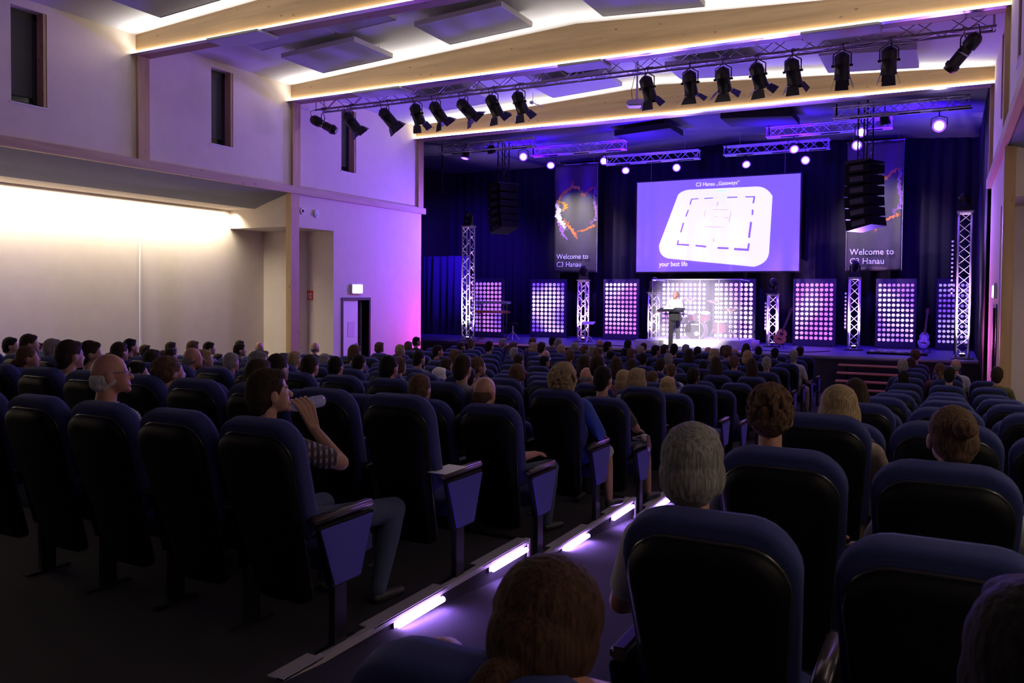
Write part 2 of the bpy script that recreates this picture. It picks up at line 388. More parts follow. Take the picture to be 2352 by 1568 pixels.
    b = B(); R_(b, -.02, .03, .62, .66, 1.05, 1.2); obj('door_handle', b, alu_m, lf)
    b = B(); R_(b, -.55, -.12, .95, 1.0, 0, DZ-.07); obj('door_leaf', b, mat('leaf%d' % side, (.12, .1, .1), .7), dr)
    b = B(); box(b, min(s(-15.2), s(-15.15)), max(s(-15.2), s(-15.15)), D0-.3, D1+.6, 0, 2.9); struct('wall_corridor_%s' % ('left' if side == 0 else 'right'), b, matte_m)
    # lit exit sign over the doorway
    e = thing('exit_sign', 'small glowing white exit sign above the doorway in the %s wall beside the stage' % ('left' if side == 0 else 'right'), 'sign', (s(-14), 17.72, 2.5))
    b = B(); R_(b, 0, .05, -.23, .23, .02, .28); obj('sign_box', b, white_m, e)
    b = B(); R_(b, .052, .06, -.2, .2, .045, .255); obj('lit_face', b, mat('exit_face%d' % side, (.9, 1, .9), .5, emit=(.86, 1, .9), es=5), e)
    b = B(); R_(b, .0, .03, -.02, .02, .28, .31); obj('bracket', b, alu_m, e)
# wall vents
for i, (y, z, r) in enumerate(((15.62, 4.52, .085), (16.12, 4.5, .10))):
    e = thing('wall_vent', 'round white wall vent with a %s, %s one beside the wooden post' % (('dark open centre', 'left') if i == 0 else ('closed disc centre', 'right')), 'vent', (-14, y, z))
    b = B(); lathe(b, [(r, 0), (r, .02), (r*.8, .035), (r*.5, .035), (r*.5, .01)], (0, 0, 0), (1, 0, 0), 24); obj('rim', b, white_m, e, True)
    b = B(); lathe(b, [(r*.45, .012), (r*.4, .02 if i == 0 else .045)], (0, 0, 0), (1, 0, 0), 20); obj('centre', b, black_m if i == 0 else white_m, e)
# fire sign
p = PY(711, 678, 16.78)
e = thing('fire_extinguisher_sign', 'small square red and white fire sign on the niche wall left of the doorway', 'sign', (p.x, 16.79, p.z))
b = B(); box(b, -.1, .1, -.01, 0, -.12, .12); obj('plate', b, mat('sign_red', (.6, .02, .02), .5), e)
b = B(); box(b, -.06, -.02, -.013, -.01, -.08, .06); box(b, .01, .06, -.013, -.01, .0, .06); box(b, .01, .06, -.013, -.01, -.08, -.03); obj('pictogram', b, white_m, e)

# roof beams: straight soffit, top following the roof
def beam(y, label, th=.27, lit=True):
    t = thing('roof_beam', label, 'beam', (0, y, 0), 0, None)
    b = B(); xs = [-14, -12.5, -11, -9.5, -8, -7.2, -6.615, -6.0, -5.2, -3.7, -2.2, -.7, .77]
    pts = [(-14, 0, 7.07), (.77, 0, 7.07)] + [(x, 0, ceilz(x)+.02) for x in xs[::-1]]
    prism(b, pts, (0, th, 0)); obj('timber', b, beam_m, t)
    if lit: b = B(); box(b, -14, .77, -.05, -.002, 7.075, 7.14); obj('led_strip', b, led_m, t)
    b = B(); box(b, -14, .77, -.13, -.002, 7.066, 7.0745); obj('led_profile', b, alu_m, t)
    return t
beam(10.95, 'rear laminated timber roof beam cut off by the top edge, glowing warm strip below')
beam(15.23, 'long laminated timber roof beam directly above the row of hanging spotlights')
beam(20.5, 'laminated timber roof beam nearest the stage, with the projector in front')
beam(5.6, 'unlit laminated timber roof beam over the rear rows', .27, False)
# grey plates under the beams
for (x0, x1, y, t) in ((-11.86, -10.62, 10.95, 'under the rear timber beam'), (-11.99, -10.7, 15.23, 'under the middle beam, nearest the left wall'), (-6.92, -6.0, 15.23, 'under the middle beam, near its centre'), (-2.35, -1.1, 15.23, 'under the middle beam, toward the right wall')):
    b = B(); box(b, x0, x1, y-.22, y+.30, 7.01, 7.062, .008)
    tag(obj('beam_plate', b, panele_m), 'flat pale grey rectangular plate fixed '+t, 'ceiling plate', 'pale plates under the timber beams')
# acoustic panels: x0, x1, y0, y1, hanging under the ceiling
AP = [(-12.2, -10.35, 13.0, 14.28, 'between rear and middle beams, nearest the left wall'), (-8.92, -7.1, 13.0, 14.25, 'between rear and middle beams, second from the left wall'),
      (-5.65, -3.8, 13.0, 14.23, 'between rear and middle beams, cut by the top edge'), (-12.2, -10.36, 11.15, 12.43, 'half hidden behind the rear beam at the left'), (-10.28, -9.0, 11.25, 12.53, 'at the top edge, just right of the rear beam'),
      (-12.33, -10.5, 8.9, 10.15, 'in front of the rear beam at the top left corner'), (-8.95, -7.12, 17.95, 19.19, 'behind the long truss, above the wall side of the projector'),
      (-12.1, -10.3, 17.4, 18.63, 'behind the hanging spotlights at the left end of the long truss'), (-5.62, -3.7, 17.85, 19.1, 'behind the spotlights right of the projector pole'), (-2.41, -.65, 17.85, 19.28, 'behind the last two barn door spotlights, nearest the right wall')]
for x0, x1, y0, y1, t in AP:
    xm = (x0+x1)/2; a = thing('acoustic_baffle', 'grey speckled acoustic baffle '+t, 'ceiling panel', (xm, (y0+y1)/2, ceilz(xm)), 0, 'acoustic panels under the ceiling')
    sl = (ceilz(x1)-ceilz(x0))/(x1-x0); hw, hd = (x1-x0)/2, (y1-y0)/2
    def pz(x, z): return z+sl*x
    b = B(); vs = [[b.verts.new((x, y, pz(x, z))) for x, y in ((-hw, -hd), (hw, -hd), (hw, hd), (-hw, hd))] for z in (-.24, -.16)]
    b.faces.new(vs[0][::-1]); b.faces.new(vs[1])
    for i in range(4): b.faces.new((vs[0][i], vs[0][(i+1) % 4], vs[1][(i+1) % 4], vs[1][i]))
    obj('felt', b, panel_m, a)
    b = B()
    for p, q in (((-hw, -hd), (hw, -hd)), ((hw, -hd), (hw, hd)), ((hw, hd), (-hw, hd)), ((-hw, hd), (-hw, -hd))):
        n = Vector((q[1]-p[1], -(q[0]-p[0]), 0)).normalized()*.012
        prism(b, [(p[0], p[1], pz(p[0], -.245)), (q[0], q[1], pz(q[0], -.245)), (q[0], q[1], pz(q[0], -.15)), (p[0], p[1], pz(p[0], -.15))], n)
    obj('rim', b, panele_m, a)
    b = B()
    for sx in (-1, 1):
        for sy in (-1, 1): tube(b, (sx*(hw-.2), sy*(hd-.2), pz(sx*(hw-.2), -.16)), (sx*(hw-.2), sy*(hd-.2), pz(sx*(hw-.2), .0)), .01)
    obj('hangers', b, alu_m, a)
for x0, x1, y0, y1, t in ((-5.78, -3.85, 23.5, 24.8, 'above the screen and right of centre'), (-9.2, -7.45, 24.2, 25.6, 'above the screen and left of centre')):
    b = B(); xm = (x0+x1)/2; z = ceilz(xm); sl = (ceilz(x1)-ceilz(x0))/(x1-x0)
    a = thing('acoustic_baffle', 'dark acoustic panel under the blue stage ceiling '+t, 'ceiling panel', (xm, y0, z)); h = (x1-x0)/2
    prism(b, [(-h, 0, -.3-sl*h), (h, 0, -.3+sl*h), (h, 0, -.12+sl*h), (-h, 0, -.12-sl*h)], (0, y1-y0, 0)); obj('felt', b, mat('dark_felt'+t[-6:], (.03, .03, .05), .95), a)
    b = B()
    for sx in (-1, 1):
        for yy in (.2, y1-y0-.2): tube(b, (sx*(h-.2), yy, -.15+sl*sx*h), (sx*(h-.2), yy, sl*sx*(h-.2)), .012)
    obj('hangers', b, alu_m, a)

# ================= trusses and lamps =================
trs_m = mat('truss_alu', (.7, .7, .74), .35, .25)
def truss(name, p0, p1, s, label, seg=.32, group=None, mt=None, cat='truss', faces=4):
    """square truss: four chords and zigzag bracing; p0 is its corner line start, local x runs along it"""
    p0, p1 = Vector(p0), Vector(p1); L = (p1-p0).length; mt = mt or trs_m
    t = thing(name, label, cat, p0, 0, group); d = (p1-p0).normalized()
    if abs(d.z) > .5: u, v = Vector((1, 0, 0)), Vector((0, 1, 0))
    else: u, v = Vector((0, 1, 0)), Vector((0, 0, 1))
    cs = [(u*a*s/2+v*c*s/2) for a, c in ((-1, -1), (1, -1), (1, 1), (-1, 1))]
    for c in cs: obj('chord', tube(B(), c, c+d*L, .024, .024, 10), mt, t, True)
    n = max(2, round(L/seg)); b = B()
    for i in range(4):
        a, c = cs[i], cs[(i+1) % 4]
        for k in range(n):
            q0, q1 = (a, c) if k % 2 == 0 else (c, a)
            tube(b, q0+d*(L*k/n), q1+d*(L*(k+1)/n), .010, .010, 6)
        for k in (0, n): tube(b, a+d*min(L-.03, max(.03, L*k/n)), c+d*min(L-.03, max(.03, L*k/n)), .012, .012, 6)
    obj('bracing', b, mt, t)
    return t
grey_tr = mat('truss_grey', (.34, .33, .36), .42, .8)
lt_ = truss('long_truss', (-13.75, 15.95, 7.12), (.6, 15.95, 7.12), .29, 'long aluminium lighting truss behind the middle beam carrying the row of spotlights', .4, None, grey_tr)

b = B()
for xx in (-13.2, -10.5, -7.8, -5.1, -2.4, .1): tube(b, (xx+13.75, 0, .13), (xx+13.75, 0, ceilz(xx)-7.12), .008)
obj('hanging_wires', b, alu_m, lt_)
def par_can(label, loc, d, group, doors=1.0, profile=False):
    """spotlight hanging by a yoke from a clamp at loc; d is where its beam points"""
    t = thing('barn_door_spotlight' if not profile else 'profile_spotlight', label, 'spotlight', loc, 0, group)
    d = Vector(d).normalized(); L = .42 if not profile else .66; r = .128 if not profile else .1
    c = Vector((0, 0, -.38)); a = c-d*L*.45
    if profile: prof = [(.06, -.04), (.1, 0), (.12, .05), (.12, .2), (.085, .22), (.1, .24), (.1, .52), (.12, .53), (.12, .59), (.1, .61), (.095, .66)]
    else: prof = [(.03, -.05), (.07, -.03), (r, .02), (r, .12), (r+.006, .13), (r, .14), (r, L-.03), (r+.012, L-.02), (r+.012, L)]
    obj('housing', lathe(B(), prof, a, d, 20), blackp_m, t, True)
    q = d.to_track_quat('Z', 'Y'); side = q @ Vector((1, 0, 0)); side = Vector((0, 0, 1)).cross(d); side.normalize()
    b = B(); polytube(b, [c+side*(r+.02), c+side*(r+.02)+Vector((0, 0, .2)), Vector((0, 0, -.1))+side*.02, Vector((0, 0, -.1))-side*.02, c-side*(r+.02)+Vector((0, 0, .2)), c-side*(r+.02)], .011, 6)
    obj('yoke', b, blackp_m, t)
    b = B(); tube(b, (0, 0, -.11), (0, 0, 0), .012); lathe(b, [(.035, -.03), (.035, .03)], (0, 0, .0), (1, 0, 0), 12); obj('clamp', b, grey_tr, t)
    b = B()
    for s_ in (-1, 1): tube(b, c+side*r*s_, c+side*(r+.05)*s_, .022, .022, 8)
    obj('knobs', b, black_m, t)
    e = a+d*L; up = d.cross(side).normalized()
    if not profile:
        for k, (u, v) in enumerate(((side, up), (-side, up), (up, side), (-up, side))):
            b = B(); o = e+u*(r+.005); f = (u*.75*doors+d*.8).normalized(); w0, w1 = .1, .1+.04*doors; n = f.cross(v).normalized()*.004
            prism(b, [o-v*w0, o+v*w0, o+v*w1+f*.17, o-v*w1+f*.17], n); obj('barn_door', b, blackp_m, t)
    else:
        obj('chrome_band', lathe(B(), [(.108, .30), (.108, .325)], a, d, 20), alu_m, t)
    obj('lens', lathe(B(), [(r*.9, L-.02), (r*.7, L-.005)], a, d, 16), glass_m, t, True)
    b = B(); polytube(b, [a, a+Vector((.05, -.08, -.02)), a+Vector((.02, -.1, .16)), Vector((.1, 0, .02))], .007, 5); obj('power_cable', b, black_m, t)
    return t
YT = 15.80
PC = [(742, 262, .75, .3, -.42, 1, 'profile spotlight at the left end of the long truss, tilted down right'), (806, 247, .32, .5, -.7, .6, 'in front of the third wall window'),
      (890, 231, .42, .5, -.7, .5, 'third from the left end of the long truss'), (958, 223, .06, .5, -.85, .5, 'with shiny ribs, fourth from the left end of the long truss'),
      (1005, 218, .3, .5, -.75, .9, 'fifth from the left end of the long truss'), (1070, 211, .45, .5, -.65, 1, 'sixth from the left end of the long truss'),
      (1134, 200, .2, .5, -.75, 1, 'seventh from the left end of the long truss'), (1194, 190, .12, .5, -.8, .7, 'with bright rim, left of the big gap in the row'),
      (1488, 158, .12, .5, -.85, .7, 'just right of the projector pole'), (1586, 148, 0, .45, -.9, 1.3, 'second to the right of the projector pole, doors spread wide'),
      (1662, 138, 0, .55, -.8, 1.4, 'third to the right of the projector pole, doors spread wide'), (1742, 131, .15, .5, -.7, 1.1, 'fourth to the right of the projector pole'),
      (1822, 116, .08, .5, -.85, .6, 'fifth to the right of the projector pole, shiny ribs'), (1935, 106, -.03, .45, -.95, .35, 'third from the right end of the long truss'),
      (2043, 90, -.04, .45, -.95, .35, 'second from the right end of the long truss'), (2215, 66, -.52, .25, -.6, 1, 'profile spotlight at the right end of the long truss, tilted down left')]
for i, (x, y, dx, dy, dz, dr, t) in enumerate(PC):
    p = PY(x, y, YT); pr = i in (0, 15)
    par_can(('black ' + t) if pr else ('black barn door spotlight ' + t), (p.x, YT, 6.985), (dx, dy, dz), 'spotlights on the long truss', dr, pr)

# projector on its pole
p = PY(1463, 238, 17.4)
t = thing('projector', 'white ceiling projector hanging on a pole below the middle timber beam', 'projector', (p.x, p.y, p.z))
M_ = Matrix.Rotation(R(14), 4, 'Z')
b = B(); box(b, -.21, .21, -.16, .16, -.07, .06, .025); b.transform(M_); obj('casing', b, mat('projector_white', (.72, .70, .74), .4), t)
b = B(); lathe(b, [(.06, 0), (.06, .04), (.045, .05)], (.08, .16, 0), (0, 1, 0), 18); b.transform(M_); obj('lens', b, glass_m, t)
b = B()
for k in range(6): box(b, -.215, -.205, -.12+.04*k, -.1+.04*k, -.04, .03)
b.transform(M_); obj('vent_grille', b, black_m, t)
b = B(); tube(b, (0, 0, .06), (0, 0, ceilz(p.x)-p.z), .022); box(b, -.09, .09, -.09, .09, .06, .085); obj('pole', b, alu_m, t)
b = B(); polytube(b, [(-.1, 0, .05), (-.13, 0, .3), (-.06, 0, .6), (-.03, 0, .9)], .006, 5); obj('cable', b, black_m, t)
# small smoke detector arm on the ceiling near the eighth lamp
p = PY(1232, 236, 19.3)
t = thing('ceiling_camera', 'small white ceiling camera on an arm right of the eighth spotlight', 'camera', p)
b = B(); tube(b, (-.12, 0, .02), (.22, 0, -.14), .012); obj('arm', b, white_m, t)
b = B(); lathe(b, [(.03, -.05), (.045, -.03), (.045, .05), (.02, .06)], (-.14, 0, .02), (1, 0, -.3), 12); obj('body', b, white_m, t, True)
b = B(); tube(b, (-.1, 0, .02), (-.1, 0, ceilz(p.x)-p.z), .008); obj('stem', b, white_m, t)

# stage trusses: x0, x1, y, z centre
ST = [(-14.7, -11.35, 23.0, 7.30, 'leftmost short truss over the stage, above the left speaker array'), (-12.3, -9.05, 24.8, 7.33, 'short truss over the left banner'), (-10.6, -7.3, 27.0, 7.25, 'short truss over the left half of the screen'),
      (-6.5, -3.3, 27.0, 7.28, 'short truss over the right half of the screen'), (-4.8, -1.45, 25.0, 7.38, 'middle truss of the three stepping up at the right'), (-2.7, .37, 22.6, 7.27, 'rightmost and highest short truss over the stage')]
for x0, x1, y, z, l in ST:
    z -= .08
    t = truss('stage_truss', (x0, y, z), (x1, y, z), .27, 'aluminium '+l+', lit violet', .3, 'short trusses over the stage')
    b = B()
    for xx in (.5, x1-x0-.5):
        tube(b, (xx, 0, .13), (xx, 0, ceilz(x0+xx)-z), .006)
    obj('hanging_wires', b, alu_m, t)
    b = B(); lathe(b, [(.02, 0), (.02, .3)], (.1, -.14, -.1), (0, 0, 1), 6); 
    for xx in (.4, 1.5, 2.6): box(b, xx, xx+.5, -.02, .02, -.17, -.145)
    obj('cable_bundle', b, black_m, t)

def led_par(label, loc, d, emit, es, r=.11, L=.22, m=None):
    t = thing('led_par', label, 'stage light', loc, 0, 'LED lamps hanging from the stage trusses'); d = Vector(d).normalized(); c = Vector((0, 0, 0))
    obj('housing', lathe(B(), [(r*.5, -L), (r*.9, -L*.8), (r, -.02), (r*1.05, 0), (r*1.05, .02)], c, d, 18), blackp_m, t, True)
    if es: obj('lens_ring', lathe(B(), [(r*1.0, .021), (r*.96, .03), (r*.6, .03)], c, d, 20), mat('ring_%d' % len(MATS), (.2, .1, 1), .4, emit=(.16, .05, 1), es=3), t); obj('lens', lathe(B(), [(r*.72, .015), (r*.66, .035), (r*.3, .045)], c, d, 18), mat('lens_%d' % len(MATS), emit, .4, emit=emit, es=es), t, True)  # the blue glowing ring stands in for the halo around the lamp
    else: obj('lens', lathe(B(), [(r*.92, .015), (r*.8, .03)], c, d, 18), glass_m, t, True)
    s_ = Vector((0, 0, 1)).cross(d); s_.normalize(); b = B()
    polytube(b, [-d*.1+s_*(r+.02), -d*.1+s_*(r+.02)+Vector((0, 0, .18)), Vector((0, 0, .24))-d*.1, -d*.1-s_*(r+.02)+Vector((0, 0, .18)), -d*.1-s_*(r+.02)], .01, 6); tube(b, Vector((0, 0, .24))-d*.1, Vector((0, 0, .36))-d*.1, .014)
    obj('yoke', b, blackp_m, t); return t
def at_cam(p): return Vector((0, 0, CAMZ))-p
for x, y, Y, mode, es, em, l in ((1068, 362, 23, 'd', 3, (.35, .2, 1), 'dim lamp under the left end of the leftmost stage truss'), (1130, 350, 23, 'n', 0, (1, 1, 1), 'unlit lamp beside the left speaker hoist'),
        (1202, 360, 23, 'c', 30, (.35, .30, 1), 'round glowing blue lamp right of the left speaker hoist'), (1265, 379, 24.8, 's', 22, (.5, .3, 1), 'tilted glowing lamp at the left of the left banner'),
        (1387, 370, 26.9, 'c', 26, (.75, .45, 1), 'glowing pink violet lamp at the top right corner of the left banner'), (1437, 391, 27, 's', 20, (.45, .4, 1), 'tilted glowing lamp just above the left end of the screen'),
        (1554, 385, 27, 'c', 38, (.85, .5, 1), 'round bright pink lamp above the middle of the screen'), (1714, 377, 27, 's', 20, (.5, .45, 1), 'tilted glowing lamp above the right part of the screen'),
        (1824, 342, 25.0, 's', 26, (.75, .45, 1), 'glowing lamp where two trusses overlap above the screen'), (1850, 368, 26.8, 'c', 30, (.5, .5, 1), 'round glowing blue lamp near the top right of the screen'),
        (1968, 334, 23.9, 'c', 24, (.4, .35, 1), 'glowing lamp low on the right speaker hoist'), (1978, 304, 23.9, 'c', 24, (.5, .4, 1), 'glowing lamp high on the right speaker hoist'),
        (2034, 284, 24.0, 'n', 0, (1, 1, 1), 'unlit lamp at the right end of the middle stepped truss'), (2157, 289, 22.6, 'c', 42, (.6, .6, 1), 'largest round glowing blue lamp at the far right')):
    p = PY(x, y, Y)
    d = at_cam(p) if mode == 'c' else {'s': Vector((.35, -.75, -.6)), 'd': Vector((-.1, -.2, -1)), 'n': Vector((.2, .2, -1))}[mode]
    led_par(l, p, d, em, es, .155 if x == 2157 else .13)

# ================= the stage =================
SZ = .98
b = B(); box(b, -18.15, .68, 23.32, 29.57, .90, SZ); st = tag(obj('stage', b, stagef_m), 'low stage across the hall front with dark floor lit blue', 'stage')
b = B(); box(b, -18.15, .68, 23.36, 23.42, 0, .90); obj('fascia', b, stagew_m, st)
b = B(); box(b, -18.15, .68, 23.30, 23.32, .935, SZ+.004); obj('edge_profile', b, alu_m, st)
b = B(); box(b, -16.2, -2.0, 23.28, 23.3, .02, .05); 
# curtains
def curtain(x0, y0, x1, y1, z0, z1, n, amp, name, label, m):
    b = B(); d = Vector((x1-x0, y1-y0, 0)); nn = Vector((-d.y, d.x, 0)).normalized(); cols = []
    rnd = random.Random(n)
    for i in range(n+1):
        t = i/n; a = amp*(math.sin(i*1.05)+.5*math.sin(i*.37+1)+rnd.uniform(-.3, .3)); p = Vector((x0, y0, 0))+d*t
        cols.append([b.verts.new((p.x+nn.x*a*k, p.y+nn.y*a*k, z)) for z, k in ((z0, 1.2), ((z0+z1)/2, 1), (z1, .6))])
    for a, c in zip(cols, cols[1:]):
        for k in range(2): b.faces.new((a[k], c[k], c[k+1], a[k+1]))
    o = obj(name, b, m, None, True); md = o.modifiers.new('s', 'SOLIDIFY'); md.thickness = .02
    return tag(o, label, 'curtain')
curtain(-20, 29.2, .9, 29.2, .99, 7.9, 330, .07, 'stage_curtain', 'black pleated backdrop curtain across the whole back of the stage', curtain_m)
curtain(.735, 20.95, .735, 29.1, 0.0, 7.4, 140, .018, 'side_curtain', 'black side curtain along the right end of the stage', curtain_m)
curtain(-18.2, 27.2, -16.05, 27.2, .99, 4.0, 40, .09, 'low_curtain', 'lower dark blue curtain panel in the left corner of the stage', mat('curtain_blue', (.04, .035, .12), .95))
b = B(); box(b, -18.4, -18.2, 20.8, 29.6, 0, 8); struct('wall_stage_left', b, matte_m)
b = B(); box(b, -20, 3, 29.6, 29.8, 0, 8.2); struct('wall_back', b, matte_m)
b = B(); box(b, -18.2, -14.26, 20.82, 20.9, 0, 8); struct('wall_wing', b, matte_m)

# screen; its materials glow in place of the projected light
scr_m = mat('screen_violet', (.2, .1, .5), .6, emit=(.20, .115, .62), es=1.0)
sw_m = mat('screen_white', (.8, .8, .8), .6, emit=(.86, .86, .95), es=1.0)
sl_m = mat('screen_lilac', (.3, .2, .6), .6, emit=(.22, .12, .52), es=1.0)
sp_m = mat('screen_pale', (.8, .7, .8), .6, emit=(.55, .40, .66), es=1.0)
X0, X1, Z0, Z1, YS = -9.94, -4.365, 3.395, 6.57, 28.5
t = thing('projection_screen', 'large violet projection screen showing a white rounded plan with dashed outline', 'screen', (0, YS, 0))
b = B(); box(b, X0, X1, 0, .03, Z0, Z1); obj('canvas', b, scr_m, t)
b = B(); box(b, X0-.05, X1+.05, .03, .07, Z0-.05, Z1+.05); obj('frame', b, blackp_m, t)
def scr(u, v): return PY(1420+u/3.563, 380+v/3.563, YS-.01)
def flat(pts, m, name, y=-.012):
    b = B(); vs = [(p.x, y, p.z) for p in pts]; prism(b, vs, (0, .004, 0)); return obj(name, b, m, t)
b = B(); [tube(b, (x, .05, Z1), (x, .05, 7.7-0), .008) for x in (X0+.5, X1-.5)]; obj('hanging_wires', b, alu_m, t)
corner = []
for (cx, cy, p_, q_) in ((520, 205, (490, 240), (580, 198)), (1215, 170, (1130, 172), (1262, 250)), (1235, 800, (1235, 690), (1110, 828)), (330, 740, (410, 760), (335, 650))):
    P0, P1, P2 = Vector(p_), Vector((cx, cy)), Vector(q_)
    for k in range(9):
        s_ = k/8; pt = P0*(1-s_)**2+P1*2*s_*(1-s_)+P2*s_**2; corner.append(scr(pt.x, pt.y))
flat(corner, sw_m, 'plan_sheet')
def dash(a, c, w, m=sl_m, nm='dash', y=-.018):
    a, c = Vector(a), Vector(c); n = Vector((-(c-a).y, (c-a).x)).normalized()*w; flat([scr(*(a+n)), scr(*(c+n)), scr(*(c-n)), scr(*(a-n))], m, nm, y)
for a, c, w_ in (((597, 275), (657, 271), 4), ((600, 278), (588, 320), 5), ((704, 270), (776, 265), 4), ((892, 261), (975, 259), 5), ((1040, 257), (1120, 255), 5), ((1115, 255), (1105, 310), 7), ((575, 362), (553, 418), 5), ((535, 468), (512, 548), 6),
              ((492, 610), (484, 650), 6), ((480, 645), (580, 651), 7), ((632, 655), (720, 664), 8), ((812, 674), (903, 677), 8), ((948, 683), (1070, 690), 9), ((1070, 636), (1062, 692), 8), ((1100, 360), (1098, 405), 7), ((1088, 460), (1070, 592), 9)):
    dash(a, c, w_)
for a, c, w_ in (((820, 295), (808, 330), 5), ((785, 600), (778, 622), 6), ((718, 370), (702, 420), 3), ((925, 375), (905, 465), 4), ((780, 362), (900, 362), 3), ((700, 500), (850, 505), 3), ((795, 420), (815, 420), 4), ((870, 430), (900, 425), 3)):
    dash(a, c, w_, sp_m, 'faint_mark')
dash((810, 208), (890, 206), 6, mat('screen_mint', (.5, .8, .7), .6, emit=(.55, .85, .78), es=1), 'green_mark', -.018)
tw_m = mat('screen_text', (.9, .9, .9), .6, emit=(.95, .93, 1), es=1.0)
p = scr(635, 172); q = scr(985, 150)
text('C3 Hanau „Gateways“', .19, tw_m, t, Matrix.Translation((p.x, -.02, p.z)) @ FRONT, 'title_lettering', .86)
p = scr(335, 825); text('your best life', .235, tw_m, t, Matrix.Translation((p.x, -.02, p.z)) @ FRONT, 'subtitle_lettering', .82)

# banners
ban_m = mat('banner_cloth', (.06, .055, .05), .42, spec=.6, var=.3, vscale=1.2)
gold = [mat('print_gold', (.75, .45, .06), .5), mat('print_orange', (.85, .25, .05), .5), mat('print_white', (.85, .8, .85), .5), mat('print_purple', (.4, .16, .5), .5)]
def banner(x0, x1, z0, z1, side):
    t = thing('banner', 'tall dark banner with flame heart and lettering, %s' % side, 'banner', (x0, 28.42, 0), 0, None); W_ = x1-x0
    b = B(); N, Mv = 24, 30; g = []
    def fold(u, v): return -.035*math.sin(u*5+v*2.2)-.03*math.sin(u*11-v*1.3+2)*(v) - .02*math.cos(v*7)
    for i in range(N+1):
        g.append([b.verts.new((W_*i/N, fold(i/N, j/Mv), z0+(z1-z0)*j/Mv)) for j in range(Mv+1)])
    for i in range(N):
        for j in range(Mv): b.faces.new((g[i][j], g[i+1][j], g[i+1][j+1], g[i][j+1]))
    o = obj('cloth', b, ban_m, t, True); o.modifiers.new('s', 'SOLIDIFY').thickness = .006
    b = B(); tube(b, (-.03, 0, z1), (W_+.03, 0, z1), .025); obj('rod', b, alu_m, t)
    b = B(); [tube(b, (q, 0, z1), (q, 0, ceilz(x0+q)), .008) for q in (.15, W_-.15)]; obj('hanging_wires', b, alu_m, t)
    b = B(); tube(b, (-.005, 0, z0), (-.005, 0, z1), .008, .008, 6); tube(b, (W_+.005, 0, z0), (W_+.005, 0, z1), .008, .008, 6); obj('hem', b, panele_m, t)
    rnd = random.Random(3)
    def ribbon(pts, w_, m, nm):
        for q in range(3): ribbon1([(u+rnd.uniform(-.035, .035), v+rnd.uniform(-.012, .012)) for u, v in pts], w_*(.55, .35, .2)[q], m, nm)
    def ribbon1(pts, w_, m, nm):
        b = B(); pv = None
        for k, (u, v) in enumerate(pts):
            s_ = k/(len(pts)-1); ww = 1.7*w_*math.sin(math.pi*min(1, s_*1.0+.02))*(.6+.5*rnd.random()); z = z0+(z1-z0)*v
            y = fold(u, v)-.014; c = [b.verts.new((W_*u-ww*.7, y, z-ww*.3)), b.verts.new((W_*u+ww*.7, y, z+ww*.3))]
            if pv: b.faces.new((pv[0], pv[1], c[1], c[0]))
            pv = c
        o = obj(nm, b, m, t); o.modifiers.new('s', 'SOLIDIFY').thickness = .002
    def path(ctrl, n=26, j=.02):
        out = []
        for k in range(n+1):
            s_ = k/n*(len(ctrl)-1); i = min(int(s_), len(ctrl)-2); f = s_-i
            out.append((ctrl[i][0]*(1-f)+ctrl[i+1][0]*f+rnd.uniform(-j, j), ctrl[i][1]*(1-f)+ctrl[i+1][1]*f+rnd.uniform(-j, j)*.3))
        return out
    ribbon(path([(.08, .62), (.12, .70), (.25, .76), (.42, .79), (.55, .78), (.62, .73)]), .10, gold[0], 'flame')
    ribbon(path([(.06, .60), (.2, .74), (.4, .80), (.42, .86)]), .05, gold[1], 'flame')
    ribbon(path([(.62, .74), (.68, .71), (.8, .76), (.97, .78)]), .06, gold[1], 'flame')
    ribbon(path([(.06, .66), (.08, .6), (.1, .5), (.2, .44), (.28, .40)]), .15, gold[2], 'flame')
    ribbon(path([(.12, .66), (.24, .64), (.26, .6), (.16, .57)]), .09, gold[0], 'flame')
    ribbon(path([(.18, .5), (.35, .42), (.48, .36), (.55, .30)]), .07, gold[1], 'flame')
    ribbon(path([(.5, .37), (.66, .39), (.85, .41), (.96, .44)]), .05, gold[1], 'flame')
    ribbon(path([(.97, .8), (.93, .66), (.97, .5), (.8, .42)]), .06, gold[3], 'flame')
    ribbon(path([(.06, .5), (.2, .36), (.3, .3)]), .06, gold[3], 'flame')
    tm = mat('banner_text'+side[:3], (.85, .85, .95), .6)
    text('Welcome to', .27, tm, t, Matrix.Translation((W_*.07, -.10, z0+.50)) @ FRONT, 'lettering', .92)
    text('C3 Hanau', .27, tm, t, Matrix.Translation((W_*.07, -.10, z0+.21)) @ FRONT, 'lettering', .92)
banner(-13.12, -11.43, 3.38, 7.38, 'left of the projection screen')
banner(-2.92, -1.32, 3.38, 7.42, 'behind the right speaker array')

